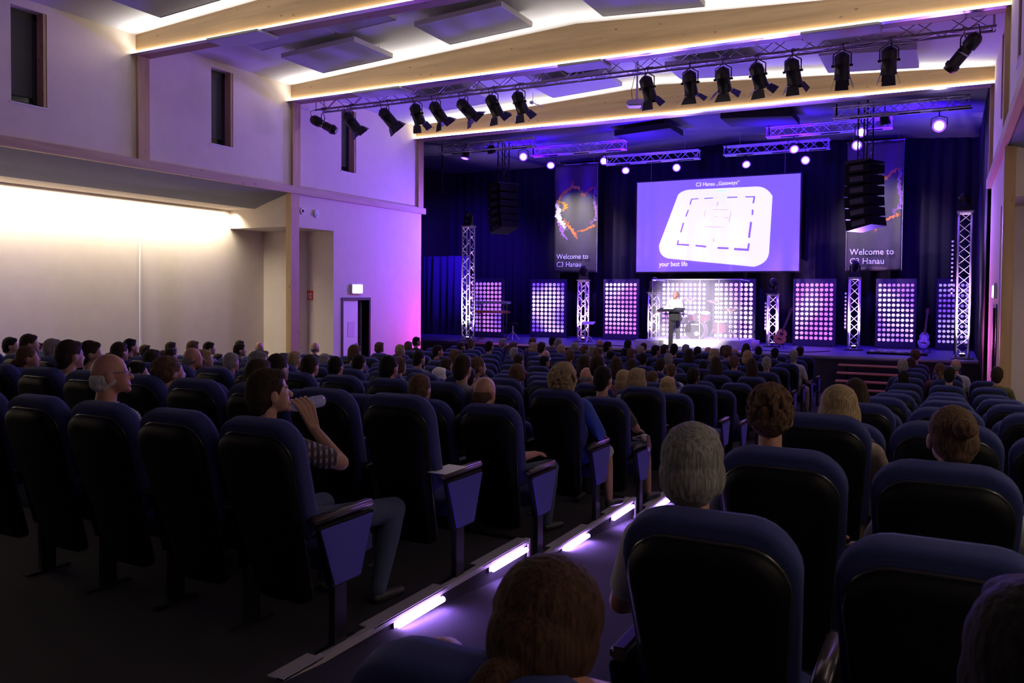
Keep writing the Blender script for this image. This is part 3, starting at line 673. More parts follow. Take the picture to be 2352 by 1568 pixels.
# dotted lamp panels
def dotmat(i, base, hot):
    """lamp dots whose brightness differs from lamp to lamp"""
    m = bpy.data.materials.new('lamp_dots_%d' % i); m.use_nodes = True; nt = m.node_tree; b = nt.nodes['Principled BSDF']
    tc = nt.nodes.new('ShaderNodeTexCoord'); n = nt.nodes.new('ShaderNodeTexNoise'); n.inputs['Scale'].default_value = .9; n.inputs['Detail'].default_value = 0
    mp = nt.nodes.new('ShaderNodeMapping'); mp.inputs['Location'].default_value = (i*3.7, 0, i*1.3); nt.links.new(tc.outputs['Object'], mp.inputs[0]); nt.links.new(mp.outputs[0], n.inputs['Vector'])
    r = nt.nodes.new('ShaderNodeValToRGB'); r.color_ramp.elements[0].position = .42; r.color_ramp.elements[1].position = .68
    r.color_ramp.elements[0].color = (*base, 1); r.color_ramp.elements[1].color = (*hot, 1); nt.links.new(n.outputs['Fac'], r.inputs[0])
    nt.links.new(r.outputs[0], b.inputs['Emission Color']); b.inputs['Emission Strength'].default_value = 1.0; b.inputs['Base Color'].default_value = (.5, .4, .6, 1)
    return m
def dot_panel(i, x0, x1, y, label, base, hot, cols=8, rows=12, z1=3.12, ang=0, plinth=True):
    t = thing('led_blinder', label, 'stage light', ((x0+x1)/2, y, SZ), R(ang), 'dotted lamp panels along the back of the stage'); W_ = x1-x0; hw = W_/2
    b = B(); box(b, -hw, hw, 0, .06, .0, z1-SZ, .008); obj('board', b, mat('panel_board_%d' % i, (.03, .025, .06), .6), t)
    b = B(); dx = W_*.90/cols; H_ = z1-SZ; zt = H_-.2; dz = (zt-.26)/(rows-1)
    for r_ in range(rows):
        for c in range(cols): lathe(b, [(dx*.37, 0), (dx*.37, .012), (dx*.3, .02)], (-hw*.90+dx*(c+.5), -.002, zt-dz*r_), (0, -1, 0), 12)
    obj('lamp_dots', b, dotmat(i, base, hot), t)
    b = B(); box(b, -hw, hw, -.01, .25, 0, .03); obj('foot', b, blackp_m, t)
vio, pin, wht, blu = (.17, .06, .62), (.75, .2, .7), (1.25, .9, 1.4), (.16, .12, .62)
dot_panel(1, -15.62, -14.2, 26.4, 'dotted lamp panel behind the keyboards, dim violet', vio, (.7, .22, .8))
dot_panel(2, -13.78, -12.3, 27.7, 'dotted lamp panel standing below the left banner', vio, wht)
dot_panel(3, -10.88, -9.55, 27.7, 'dotted lamp panel left of the drum screen', pin, wht)
dot_panel(4, -4.42, -3.13, 27.8, 'dotted lamp panel behind the acoustic guitar', pin, wht)
dot_panel(5, -2.0, -.86, 28.0, 'dotted lamp panel below the right banner', (.45, .16, .8), wht)
dot_panel(6, -.33, .58, 28.0, 'rightmost dotted lamp panel behind the tall right tower', vio, (.6, .45, .95), 7)
dot_panel(7, -8.78, -7.08, 27.6, 'bright dotted lamp panel behind the speaker and the drums, left of the pair', (1.2, .5, 1.3), wht, 10, 12)
dot_panel(8, -6.98, -5.55, 27.6, 'bright dotted lamp panel behind the drums, right of the pair', (1.2, .6, 1.3), wht, 8, 12)

# tower trusses with lamps on top
tw_mat = trs_m
def tower(x, y, z1, s, label, glow, up):
    t = truss('truss_tower', (x, y, SZ+.02), (x, y, z1), s, label, .26, 'truss towers standing on the stage')
    b = B(); box(b, -s*.9, s*.9, -s*.9, s*.9, -.02, 0.0); obj('base_plate', b, blackp_m, t)
    b = B(); box(b, -s*.65, s*.65, -s*.65, s*.65, z1-SZ-.02, z1-SZ+.01); obj('top_plate', b, alu_m, t)
    m = mat('uplight_%d' % len(MATS), glow, .5, emit=glow, es=12)
    b = B(); lathe(b, [(.06, 0), (.075, .05), (.07, .09)], (0, 0, .02), (0, 0, 1), 14); u = obj('uplight', b, blackp_m, t)
    b = B(); lathe(b, [(.06, 0), (.05, .01)], (0, 0, .115), (0, 0, 1), 14); obj('lens', b, m, u)
    spot('tower_uplight', (x, y, SZ+.18), (x, y, z1), glow, up*14, 60, 1, .04)
    spot('tower_frontlight', (x-.3, y-1.1, SZ+.2), (x, y, SZ+(z1-SZ)*.55), (.80, .42, 1), up*16, 46, 1, .05)
    b = B(); polytube(b, [(-s*.62, -s*.4, .1+.1*k) for k in range(int((z1-SZ)*8))], .018, 6); obj('cable', b, black_m, t)
    return t
def moving_head(x, y, z, label, tilt=(0, -.4, 1), blinder=False):
    t = thing('moving_head' , label, 'stage light', (x, y, z), 0, None)
    b = B(); box(b, -.15, .15, -.13, .13, 0, .1, .02); obj('base', b, blackp_m, t)
    b = B(); box(b, -.15, -.11, -.05, .05, .1, .36, .01); box(b, .11, .15, -.05, .05, .1, .36, .01); box(b, -.15, .15, -.06, .06, .1, .14); obj('yoke', b, blackp_m, t)
    d = Vector(tilt).normalized()
    obj('head', lathe(B(), [(.05, -.16), (.09, -.1), (.1, 0), (.1, .08), (.085, .15), (.07, .16)], (0, 0, .32), d, 16), blackp_m, t, True)
    obj('lens', lathe(B(), [(.065, .155), (.05, .175)], (0, 0, .32), d, 14), glass_m, t, True)
for x, y, z1, s, l, g, up in ((-14.2, 23.9, 4.78, .29, 'tall truss tower at the left end of the stage glowing violet white', (.7, .5, 1), 55), (-10.8, 25.7, 3.02, .27, 'short truss tower under the left banner', (1, .45, .9), 40), (-8.32, 25.6, 2.62, .27, 'short truss tower left of the speaker', (.95, .6, 1), 40),
        (-4.84, 26.7, 2.6, .27, 'short truss tower right of the drum screen', (.9, .5, 1), 45), (-2.45, 26.3, 3.1, .27, 'short truss tower under the right banner', (.6, .4, 1), 45), (.33, 24.2, 4.72, .29, 'tall truss tower at the right end of the stage glowing pink white', (.8, .55, 1), 70)):
    tower(x, y, z1, s, l, g, up)
    moving_head(x, y, z1+.02, 'moving head lamp topping the '+l.split(' glowing')[0], (.1, -.5, .9) if x < .2 else (-.8, -.4, .6))
# strings of small lamps beside the towers
p = PY(2182, 740, 24.3)
for x0, y, z0, z1, l in ((.06, 24.2, 2.6, 4.1, 'beside the tall right tower'), (-4.42+-.62, 26.7, 1.5, 2.4, 'left of the tower beside the drum screen'), (-2.68, 26.3, 1.6, 2.7, 'left of the tower under the right banner'), (-14.0+.06, 23.9, 1.7, 3.3, 'right of the tall left tower')):
    t = thing('lamp_string', 'vertical string of small lamps '+l, 'lamp string', (x0, y-.12, z0)); b = B(); box(b, -.02, .02, 0, .03, 0, z1-z0); obj('bar', b, blackp_m, t)
    b = B()
    for k in range(int((z1-z0)/.11)): lathe(b, [(.028, 0), (.02, .03)], (0, 0, .06+.11*k), (0, -1, 0), 8)
    obj('lamps', b, mat('string_%d' % len(MATS), (.3, .2, .6), .5, emit=(.4, .25, 1), es=.6), t)

# speaker arrays on hoists
def line_array(x, y, z0, z1, w_, n, curve, label, hz):
    t = thing('speaker_array', label, 'loudspeaker', (x, y, z1), R(62)); h = (z1-z0)/n
    b = B(); box(b, -w_*.62, w_*.62, -.28, .28, 0, .07, .01); box(b, -w_*.62, -w_*.5, -.4, .32, .02, .05); obj('rigging_frame', b, blackp_m, t)
    a = 0; yy = 0.0; zz = 0.0
    for k in range(n):
        a = curve*k*k/(n*n); b = B()
        pts = [(-.34, -.03), (.38, 0), (.38, -h*.97), (-.34, -h*.90)]
        prism(b, [(-w_/2, v[0], v[1]) for v in pts], (w_, 0, 0)); es = list(b.edges); bmesh.ops.bevel(b, geom=es, offset=.008, segments=1, affect='EDGES')
        b.transform(Matrix.Translation((0, yy, zz)) @ Matrix.Rotation(a, 4, 'X'))
        c = obj('cabinet', b, black_m, t)
        b = B(); box(b, -w_/2-.008, -w_/2-.001, -.18, .2, -h*.7, -h*.25); box(b, w_/2+.001, w_/2+.008, -.18, .2, -h*.7, -h*.25); b.transform(Matrix.Translation((0, yy, zz)) @ Matrix.Rotation(a, 4, 'X')); obj('side_plate', b, frame_m, c)
        yy += -math.sin(a)*-h*.0+math.sin(a)*h*.9; zz -= h*math.cos(a)
    b = B(); s = .13
    for cx, cy in ((-s, -s), (s, -s), (s, s), (-s, s)): tube(b, (cx, cy, .07), (cx, cy, hz-z1), .02)
    k = 0; zz = .1
    while zz < hz-z1-.25:
        tube(b, (-s, -s, zz), (s, -s, zz+.22), .008, .008, 6); tube(b, (s, s, zz), (-s, s, zz+.22), .008, .008, 6); tube(b, (s, -s, zz), (s, s, zz+.22), .008, .008, 6); zz += .22
    obj('hoist_truss', b, blackp_m, t)
line_array(-12.95, 24.0, 4.6, 6.1, .7, 6, -.4, 'black curved speaker array hanging left of the left banner', 7.5)
line_array(-2.0, 23.5, 4.3, 6.0, .7, 6, -.25, 'black speaker array hanging in front of the right banner', 7.6)
b = B(); tube(b, PY(1017, 345, 25), PY(1015, 435, 25), .035); box(b, *[v for v in (PY(1000, 438, 25).x, PY(1020, 438, 25).x)], 24.9, 25.1, PY(1010, 440, 25).z-.03, PY(1010, 440, 25).z+.03)
tag(obj('hanging_pole', b, blackp_m), 'dark hanging pole left of the left speaker array', 'pole')

# drum riser, screen and kit
t = thing('drum_riser', 'white lit riser carrying the drums behind the clear screen', 'riser', (-6.75, 25.3, SZ))
b = B(); box(b, -1.55, 1.35, -.5, 1.6, 0, .24, .02); obj('deck', b, mat('riser_white', (.75, .72, .74), .7), t)
b = B(); box(b, -1.8, -1.0, -.9, -.5, 0, .2, .01); obj('step', b, MATS['riser_white'], t)
RZ = SZ+.24
t = thing('drum_shield', 'clear acrylic drum shield with bright posts around the drum kit', 'screen', (-6.75, 25.05, RZ))
acr = mat('acrylic', (.9, .85, 1), .05, alpha=.12)
xs = [-1.45, -.95, .05, .62, 1.25]
for a, c in zip(xs, xs[1:]):
    b = B(); box(b, a+.02, c-.02, -.01, .0, .02, 1.80); obj('clear_panel', b, acr, t)
    b = B(); tube(b, (a, 0, 0), (a, 0, 1.82), .014); obj('post', b, white_m, t)
b = B(); tube(b, (1.25, 0, 0), (1.25, 0, 1.78), .014); obj('post', b, white_m, t)
b = B(); polytube(b, [(x, 0, 1.82) for x in xs], .018); tube(b, (-1.45, 0, 1.82), (-1.45, 1.3, 1.80), .018); tube(b, (1.25, 0, 1.82), (1.25, 1.3, 1.8), .018); obj('top_rail', b, white_m, t)
def drum(nm, label, c, d, r, h, shell, parent=None, head=None):
    t = tag(obj(nm, lathe(B(), [(r, 0), (r, h)], c, d, 24), shell, None, False), label, 'drum')
    b = B(); lathe(b, [(r+.012, -.01), (r+.012, .02)], c, d, 24); lathe(b, [(r+.012, h-.02), (r+.012, h+.01)], c, d, 24); obj('hoop', b, alu_m, t)
    b = B(); lathe(b, [(r*.97, h+.0), (r*.97, h+.012)], c, d, 24); hd = obj('drum_head', b, head or white_m, t)
    b = B()
    q = Vector(d).to_track_quat('Z', 'Y')
    for k in range(6):
        e = q @ Vector((math.cos(k*1.047)*(r+.012), math.sin(k*1.047)*(r+.012), h*.5)); tube(b, Vector(c)+e, Vector(c)+e+Vector(d).normalized()*h*.35, .01, .01, 6)
    obj('lugs', b, alu_m, t); return t, hd
red_sh = mat('drum_shell', (.35, .10, .16), .25)
bh = mat('bass_head', (.012, .012, .016), .35)
p = PY(1597, 758, 25.45)
bd, hd = drum('bass_drum', 'large dark bass drum with a pale logo at the front of the kit', (p.x, 25.75, p.z), (0, -1, 0), .30, .38, red_sh, None, bh)
b = B(); box(b, p.x-.12, p.x+.12, 25.353, 25.355, p.z+.16, p.z+.20); lathe(b, [(.07, 0), (.07, .002)], (p.x+.06, 25.356, p.z-.1), (0, -1, 0), 16); obj('logo', b, white_m, hd)
drum('tom_drum', 'left rack tom above the bass drum', (p.x-.16, 25.75, p.z+.33), (-.1, -.35, 1), .14, .2, red_sh)
drum('tom_drum', 'right rack tom above the bass drum', (p.x+.22, 25.75, p.z+.33), (.1, -.35, 1), .15, .21, red_sh)
drum('floor_tom', 'floor tom at the right side of the drum kit', (p.x+.72, 25.75, RZ+.2), (0, -.1, 1), .2, .32, red_sh)
drum('snare_drum', 'snare drum at the left side of the drum kit', (p.x-.5, 25.8, RZ+.5), (0, -.1, 1), .17, .14, alu_m)
cym = mat('cymbal_brass', (.8, .6, .25), .25, .9)
for i, (dx, dz, r, l) in enumerate(((-.75, .95, .2, 'leftmost cymbal'), (-.3, 1.2, .22, 'high left cymbal'), (.45, 1.15, .22, 'high right cymbal'), (1.0, .9, .24, 'rightmost cymbal'))):
    c = thing('cymbal', 'brass '+l+' of the drum kit', 'cymbal', (p.x+dx, 25.85, RZ), 0, 'cymbals of the drum kit')
    obj('plate', lathe(B(), [(r, 0), (r*.5, .015), (.04, .02), (.03, .04)], (0, 0, dz), (.1, -.25, 1), 24), cym, c, True)
    b = B(); tube(b, (0, 0, .15), (0, 0, dz), .012); [tube(b, (0, 0, .3), (.2*math.cos(a), .2*math.sin(a), .01), .009) for a in (0, 2.1, 4.2)]; obj('stand', b, alu_m, c)

# lectern
p = PY(1541, 712, 24.5)
t = thing('lectern', 'dark lectern with a slim column and slanted top where the speaker stands', 'lectern', (p.x, 24.5, SZ))
h = p.z-SZ
b = B(); prism(b, [(-.38, -.22, h-.04), (.38, -.22, h-.04), (.38, .22, h+.04), (-.38, .22, h+.04)], (0, 0, .03)); obj('top', b, black_m, t)
b = B(); box(b, -.05, .07, -.05, .05, .0, h-.03, .01); obj('column', b, blackp_m, t)
b = B(); box(b, -.28, .28, -.22, .22, 0, .03, .01); obj('foot', b, blackp_m, t)
b = B(); box(b, .0, .3, -.1, .1, h-.32, h-.06, .02); obj('shelf_box', b, blackp_m, t)
p2 = p
b = B(); prism(b, [(p.x-.2, 24.38, p.z+.035), (p.x+.1, 24.38, p.z+.035), (p.x+.1, 24.6, p.z+.075), (p.x-.2, 24.6, p.z+.075)], (0, 0, .012)); tag(obj('notes', b, white_m), 'white sheets of notes lying on the lectern', 'paper')

# keyboards on a stand
p = PY(1134, 720, 25.3)
t = thing('keyboard_stand', 'black two tier keyboard stand in front of the left lamp panel', 'stand', (p.x, 25.3, SZ))
b = B()
for sx in (-1, 1): tube(b, (sx*.5, 0, 0), (sx*.5, 0, 1.25), .02); tube(b, (sx*.5, -.25, .02), (sx*.5, .25, .02), .02)
tube(b, (-.5, 0, .4), (.5, 0, .4), .02); obj('frame', b, blackp_m, t)
b = B()
for z in (.9, 1.22):
    for sx in (-.5, .5): tube(b, (sx, .05, z), (sx, -.3, z), .015)
obj('arm', b, blackp_m, t)
for z, w_, m, l in ((.92, .66, mat('key_red', (.3, .04, .03), .3), 'dark red keyboard on the lower tier of the stand'), (1.24, .68, mat('key_grey', (.3, .3, .36), .4), 'slim grey keyboard on the upper tier of the stand')):
    k = thing('keyboard', l, 'keyboard', (p.x, 25.15, SZ+z)); b = B(); box(b, -w_, w_, -.15, .15, 0, .08, .01); obj('case', b, m, k)
    b = B(); box(b, -w_+.08, w_-.05, -.15, -.02, .08, .09); obj('keys', b, white_m, k)
p = PY(1184, 760, 25.5)
t = thing('piano_stool', 'small chrome and black stool beside the keyboards', 'stool', (p.x, 25.3, SZ))
b = B(); lathe(b, [(.17, .5), (.18, .53), (.18, .57), (.16, .6)], (0, 0, 0), (0, 0, 1), 20); obj('seat', b, black_m, t)
b = B(); tube(b, (0, 0, .25), (0, 0, .5), .02); [tube(b, (0, 0, .3), (.24*math.cos(a), .24*math.sin(a), .01), .013) for a in (.4, 1.97, 3.54, 5.1)]; obj('base', b, alu_m, t)
# note stand with laptop under the left banner
p = PY(1352, 745, 25.0)
t = thing('music_stand', 'small bright stand in front of the tower under the left banner', 'stand', (p.x, 25.0, SZ)); h = p.z-SZ
b = B(); prism(b, [(-.2, -.1, h), (.2, -.1, h), (.2, .1, h+.08), (-.2, .1, h+.08)], (0, 0, .015)); obj('desk', b, white_m, t)
b = B(); tube(b, (0, 0, .2), (0, 0, h), .013); [tube(b, (0, 0, .25), (.22*math.cos(a), .22*math.sin(a), .01), .01) for a in (.5, 2.6, 4.7)]; obj('legs', b, alu_m, t)
# bucket by the riser
p = PY(1735, 792, 24.9)
b = B(); lathe(b, [(.09, 0), (.12, .28), (.11, .28), (.08, .02)], (p.x, 24.9, SZ), (0, 0, 1), 20); tag(obj('waste_bin', b, mat('bin_pink', (.7, .5, .6), .6), None, True), 'small pale bin standing right of the drum riser', 'bin')
# guitars
def guitar(label, name, x, y, tilt, acoustic, body_c):
    t = thing(name, label, 'guitar', (x, y, SZ+.12), 0); t.rotation_euler = (R(-14), R(tilt), 0)
    out = []
    for k in range(40):
        a = 2*math.pi*k/40; rr = .19*(1-.22*math.sin(a)) if math.sin(a) > 0 else .2
        wv = rr*(1-.28*math.exp(-((math.sin(a)-.12)/.22)**2)) if acoustic else rr*.85*(1-.3*math.exp(-((math.sin(a)-.1)/.2)**2))
        out.append((wv*math.cos(a), .24+.25*math.sin(a)))
    th = .1 if acoustic else .045
    b = B(); slab(b, out, (0, 0, 0), (1, 0, 0), (0, 0, 1), (0, -1, 0), [(0, .01), (.01, 0), (th-.01, 0), (th, .01)]); obj('body', b, body_c, t)
    b = B(); box(b, -.03, .03, -th-.02, -th+.01, .42, 1.0); obj('neck', b, mat(name+'_neck', (.12, .05, .03), .5), t)
    b = B(); box(b, -.045, .045, -th-.015, -th+.005, 1.0, 1.17, .01); obj('headstock', b, MATS[name+'_neck'], t)
    b = B(); box(b, -.07, .07, -th-.012, -th, .14, .17); obj('bridge', b, black_m, t)
    if acoustic: b = B(); lathe(b, [(.05, 0), (.05, .003)], (0, -th, .32), (0, -1, 0), 20); obj('sound_hole', b, black_m, t)
    else: b = B(); slab(b, [(u*.6, v*.6+.1) for u, v in out], (0, -th, 0), (1, 0, 0), (0, 0, 1), (0, -1, 0), [(0, 0), (.003, .0)]); obj('pickguard', b, white_m, t)
    b = B()
    for k in range(4): tube(b, (-.015+.01*k, -th-.023, .16), (-.015+.01*k, -th-.023, 1.02), .0012, .0012, 4)
    obj('strings', b, alu_m, t)
    s = thing('guitar_stand', 'black stand under the '+label.split(' leaning')[0].split(' on its')[0], 'stand', (x, y, SZ)); b = B()
    for sx in (-1, 1): tube(b, (0, .14, .5), (sx*.2, -.12, .0), .012); tube(b, (sx*.12, -.02, .12), (sx*.12, -.16, .12), .012)
    tube(b, (0, .14, .5), (0, .3, .0), .012); tube(b, (-.2, -.02, .12), (.2, -.02, .12), .012); obj('legs', b, blackp_m, s)
guitar('brown acoustic guitar leaning on its stand right of the drums', 'acoustic_guitar', -4.55, 26.0, 18, True, mat('guitar_brown', (.5, .22, .07), .25))
guitar('violet lit electric bass on its stand at the right', 'electric_bass', -.62, 26.3, 5, False, mat('bass_body', (.35, .3, .5), .3))
# pedals
p = PY(2060, 811, 25.0)
t = thing('pedal_board', 'flat board of effect pedals on the stage floor near the steps', 'pedal board', (p.x, 25, SZ)); b = B(); box(b, -.75, .75, -.2, .25, 0, .05); obj('board', b, black_m, t)
for k in range(8):
    b = B(); box(b, -.68+.17*k, -.56+.17*k, -.12, .1, .05, .1, .01); obj('pedal', b, alu_m if k % 2 else white_m, t)
# floor cables
b = B(); polytube(b, [(-8.6, 24.0, SZ+.01), (-9.2, 24.3, SZ+.01), (-9.8, 24.0, SZ+.01), (-10.5, 24.5, SZ+.01), (-10.8, 25.4, SZ+.01)], .012, 6); tag(obj('stage_cable', b, black_m), 'black cable lying on the stage floor left of the lectern', 'cable')
b = B(); polytube(b, [(-5.2, 24.2, SZ+.01), (-4.6, 24.5, SZ+.01), (-4.0, 24.1, SZ+.01), (-3.4, 24.6, SZ+.01), (-3.0, 25.4, SZ+.01)], .012, 6); tag(obj('stage_cable', b, black_m), 'black cable lying on the stage floor near the acoustic guitar', 'cable')
# steps
t = thing('stage_steps', 'open stage steps with four orange wood treads before the stage', 'steps', (-1.7, 22.6, 0)); tr_m = wood('tread_wood', (.62, .30, .15), (.5, .22, .10), 'x', .45)
for i, (y, z) in enumerate(((.42, .80), (.12, .62), (-.18, .44), (-.48, .26))):
    b = B(); box(b, -.8, .85, y-.14, y+.14, z-.035, z, .005); obj('tread', b, tr_m, t)
b = B()
for x in (-.62, .65): prism(b, [(x, .6, 0), (x, -.5, 0), (x, -.5, .2), (x, .5, .76), (x, .6, .76)], (.04, 0, 0))
obj('stringer', b, blackp_m, t)
b = B(); box(b, -6.0, -1.2, 22.0, 22.04, 0, .006); tag(obj('floor_strip', b, alu_m), 'thin bright metal strip on the floor before the stage steps', 'floor strip')

# ================= aisle lights =================
def aisle_light(y0, y1, z, label):
    t = thing('aisle_light', label, 'aisle light', (-2.64, (y0+y1)/2, z), 0, 'glowing tubes along the centre aisle'); h = (y1-y0)/2
    b = B(); tube(b, (.022, -h, 0), (.022, h, 0), .017, .017, 10); obj('tube', b, tube_m, t, True)
    b = B(); box(b, -.006, .006, -h-.02, h+.02, -.02, .026); obj('holder', b, alu_m, t)
    area('aisle_tube_light', (-2.60, (y0+y1)/2, z-.0), (.75, 0, -1), 2*h, .02, (.34, .16, 1), 7, 150)
for i, (a, c, z) in enumerate(((3.69, 4.14, .75), (4.75, 5.24, .75), (5.92, 6.39, .56), (6.99, 7.50, .56), (8.25, 8.7, .37), (9.35, 9.8, .37), (10.5, 10.95, .18), (11.6, 12.05, .18))):
    aisle_light(a, c, z-.05, 'glowing violet aisle light tube on the terrace edge, %s from the rear' % ('nearest', 'second', 'third', 'fourth', 'fifth', 'sixth', 'seventh', 'eighth')[i])
# ================= seats =================
def seat_parts(down, end=0, far=False):
    """meshes of one seat: origin on the floor under the rear top edge, facing +Y"""
    P = {}
    U = (1, 0, 0); V = Vector((0, -.235, .79)).normalized(); N = Vector((0, .79, .235)).normalized(); o = Vector((0, .265, .30))
    S = .86
    k = 3 if far else 6
    out = rrect(.232, .252, .26, S, .05, .13, k, .012)
    P['cushion'] = slab(B(), out, o, U, V, N, [(-.012, .02), (-.004, .004), (.012, 0), (.055, 0), (.085, .012), (.10, .05)])
    out2 = rrect(.17, .228, -.10, S-.055, .07, .115, k, .012)
    P['back_shell'] = slab(B(), out2, o, U, V, N, [(-.075, .05), (-.066, .022), (-.05, .004), (-.035, 0), (-.012, 0)])
    out3 = rrect(.176, .233, -.105, S-.049, .07, .12, k, .012)
    P['shell_rim'] = slab(B(), out3, o, U, V, N, [(-.022, .004), (-.018, 0), (-.012, .0)])
    b = B()
    sh = rrect(.22, .23, 0, .45, .06, .09, k)
    if down: slab(b, sh, (0, .28, .40), (1, 0, 0), (0, 1, .03), (0, 0, 1), [(-.04, .03), (-.03, .0), (.03, 0), (.06, .012), (.075, .05)])
    else: slab(b, sh, (0, .36, .34), (1, 0, 0), (0, -.08, 1), (0, 1, .08), [(-.0, .02), (.02, 0), (.07, 0), (.10, .012), (.115, .05)])
    P['seat'] = b
    b = B(); box(b, .260, .314, .12, .58, .645, .682, .01); P['armrest'] = b
    b = B(); prism(b, [(.272, .16, .635), (.272, .50, .635), (.272, .42, .32), (.272, .24, .32)], (.03, 0, 0)); P['arm_support'] = b
    b = B(); box(b, .268, .306, .27, .36, .0, .33); box(b, .262, .312, .17, .46, 0, .012, .004); P['leg'] = b
    if end:
        q = rrect(.115, .215, .31, .632, .01, .008, 2); b = B(); x = .318 if end > 0 else -.318
        slab(b, [(u+.35, v) for u, v in q], (x-.022*end, 0, 0), (0, 1, 0), (0, 0, 1), (end, 0, 0), [(0, 0), (.018, 0), (.022, .003)]); P['end_panel'] = b
        b = B(); slab(b, [(u+.35, v) for u, v in rrect(.105, .203, .322, .618, .01, .008, 2)], (x-.0*end, 0, 0), (0, 1, 0), (0, 0, 1), (end, 0, 0), [(0, 0), (.006, 0), (.008, .003)]); P['panel_fabric'] = b
        if end < 0:
            b = B(); box(b, -.316, -.258, .12, .57, .635, .68, .012); P['left_armrest'] = b
            b = B(); box(b, -.306, -.268, .27, .36, .0, .33); box(b, -.312, -.262, .17, .46, 0, .012, .004); P['left_leg'] = b
    return P
SM = {'cushion': fabric_m, 'back_shell': black_m, 'shell_rim': mat('rim_plastic', (.03, .028, .03), .25, spec=.7), 'seat': fabric_m, 'armrest': arm_m, 'arm_support': black_m, 'leg': blackp_m, 'end_panel': black_m, 'panel_fabric': fabric_lit_m, 'left_armrest': arm_m, 'left_leg': blackp_m}
PROTO = {}
def seat_proto(key):
    if key in PROTO: return PROTO[key]
    d = {}
    for n, b in seat_parts(*key).items():
        bmesh.ops.recalc_face_normals(b, faces=b.faces); me = bpy.data.meshes.new(n); b.to_mesh(me); b.free(); me.materials.append(SM[n])
        if n in ('cushion', 'seat', 'back_shell', 'shell_rim', 'armrest'):
            for p in me.polygons: p.use_smooth = True
        d[n] = me
    PROTO[key] = d; return d
ORD = 'first second third fourth fifth sixth seventh eighth ninth tenth eleventh twelfth thirteenth fourteenth fifteenth sixteenth seventeenth eighteenth nineteenth twentieth'.split()
def seat(x, y, z, key, label):
    t = thing('auditorium_seat', label, 'seat', (x, y, z), 0, 'blue auditorium seats in rows')
    names = {'left_armrest': 'armrest', 'left_leg': 'leg'}; par = {'back_shell': 'cushion', 'shell_rim': 'back_shell', 'arm_support': 'armrest', 'panel_fabric': 'end_panel'}
    mk = {}
    for n, me in seat_proto(key).items():
        if key[2] and n in ('shell_rim', 'arm_support'): continue
        nn = {'cushion': 'backrest', 'panel_fabric': 'fabric_inset'}.get(n, names.get(n, n))
        o = bpy.data.objects.new(nn, me); C.objects.link(o); mk[n] = o
        pr = {'shell_rim': 'back_shell', 'panel_fabric': 'end_panel'}.get(n); o.parent = mk[pr] if pr else t
        if n == 'end_panel': o['label'] = 'tapered side panel with blue fabric, aisle glow put into its colour'
    return t
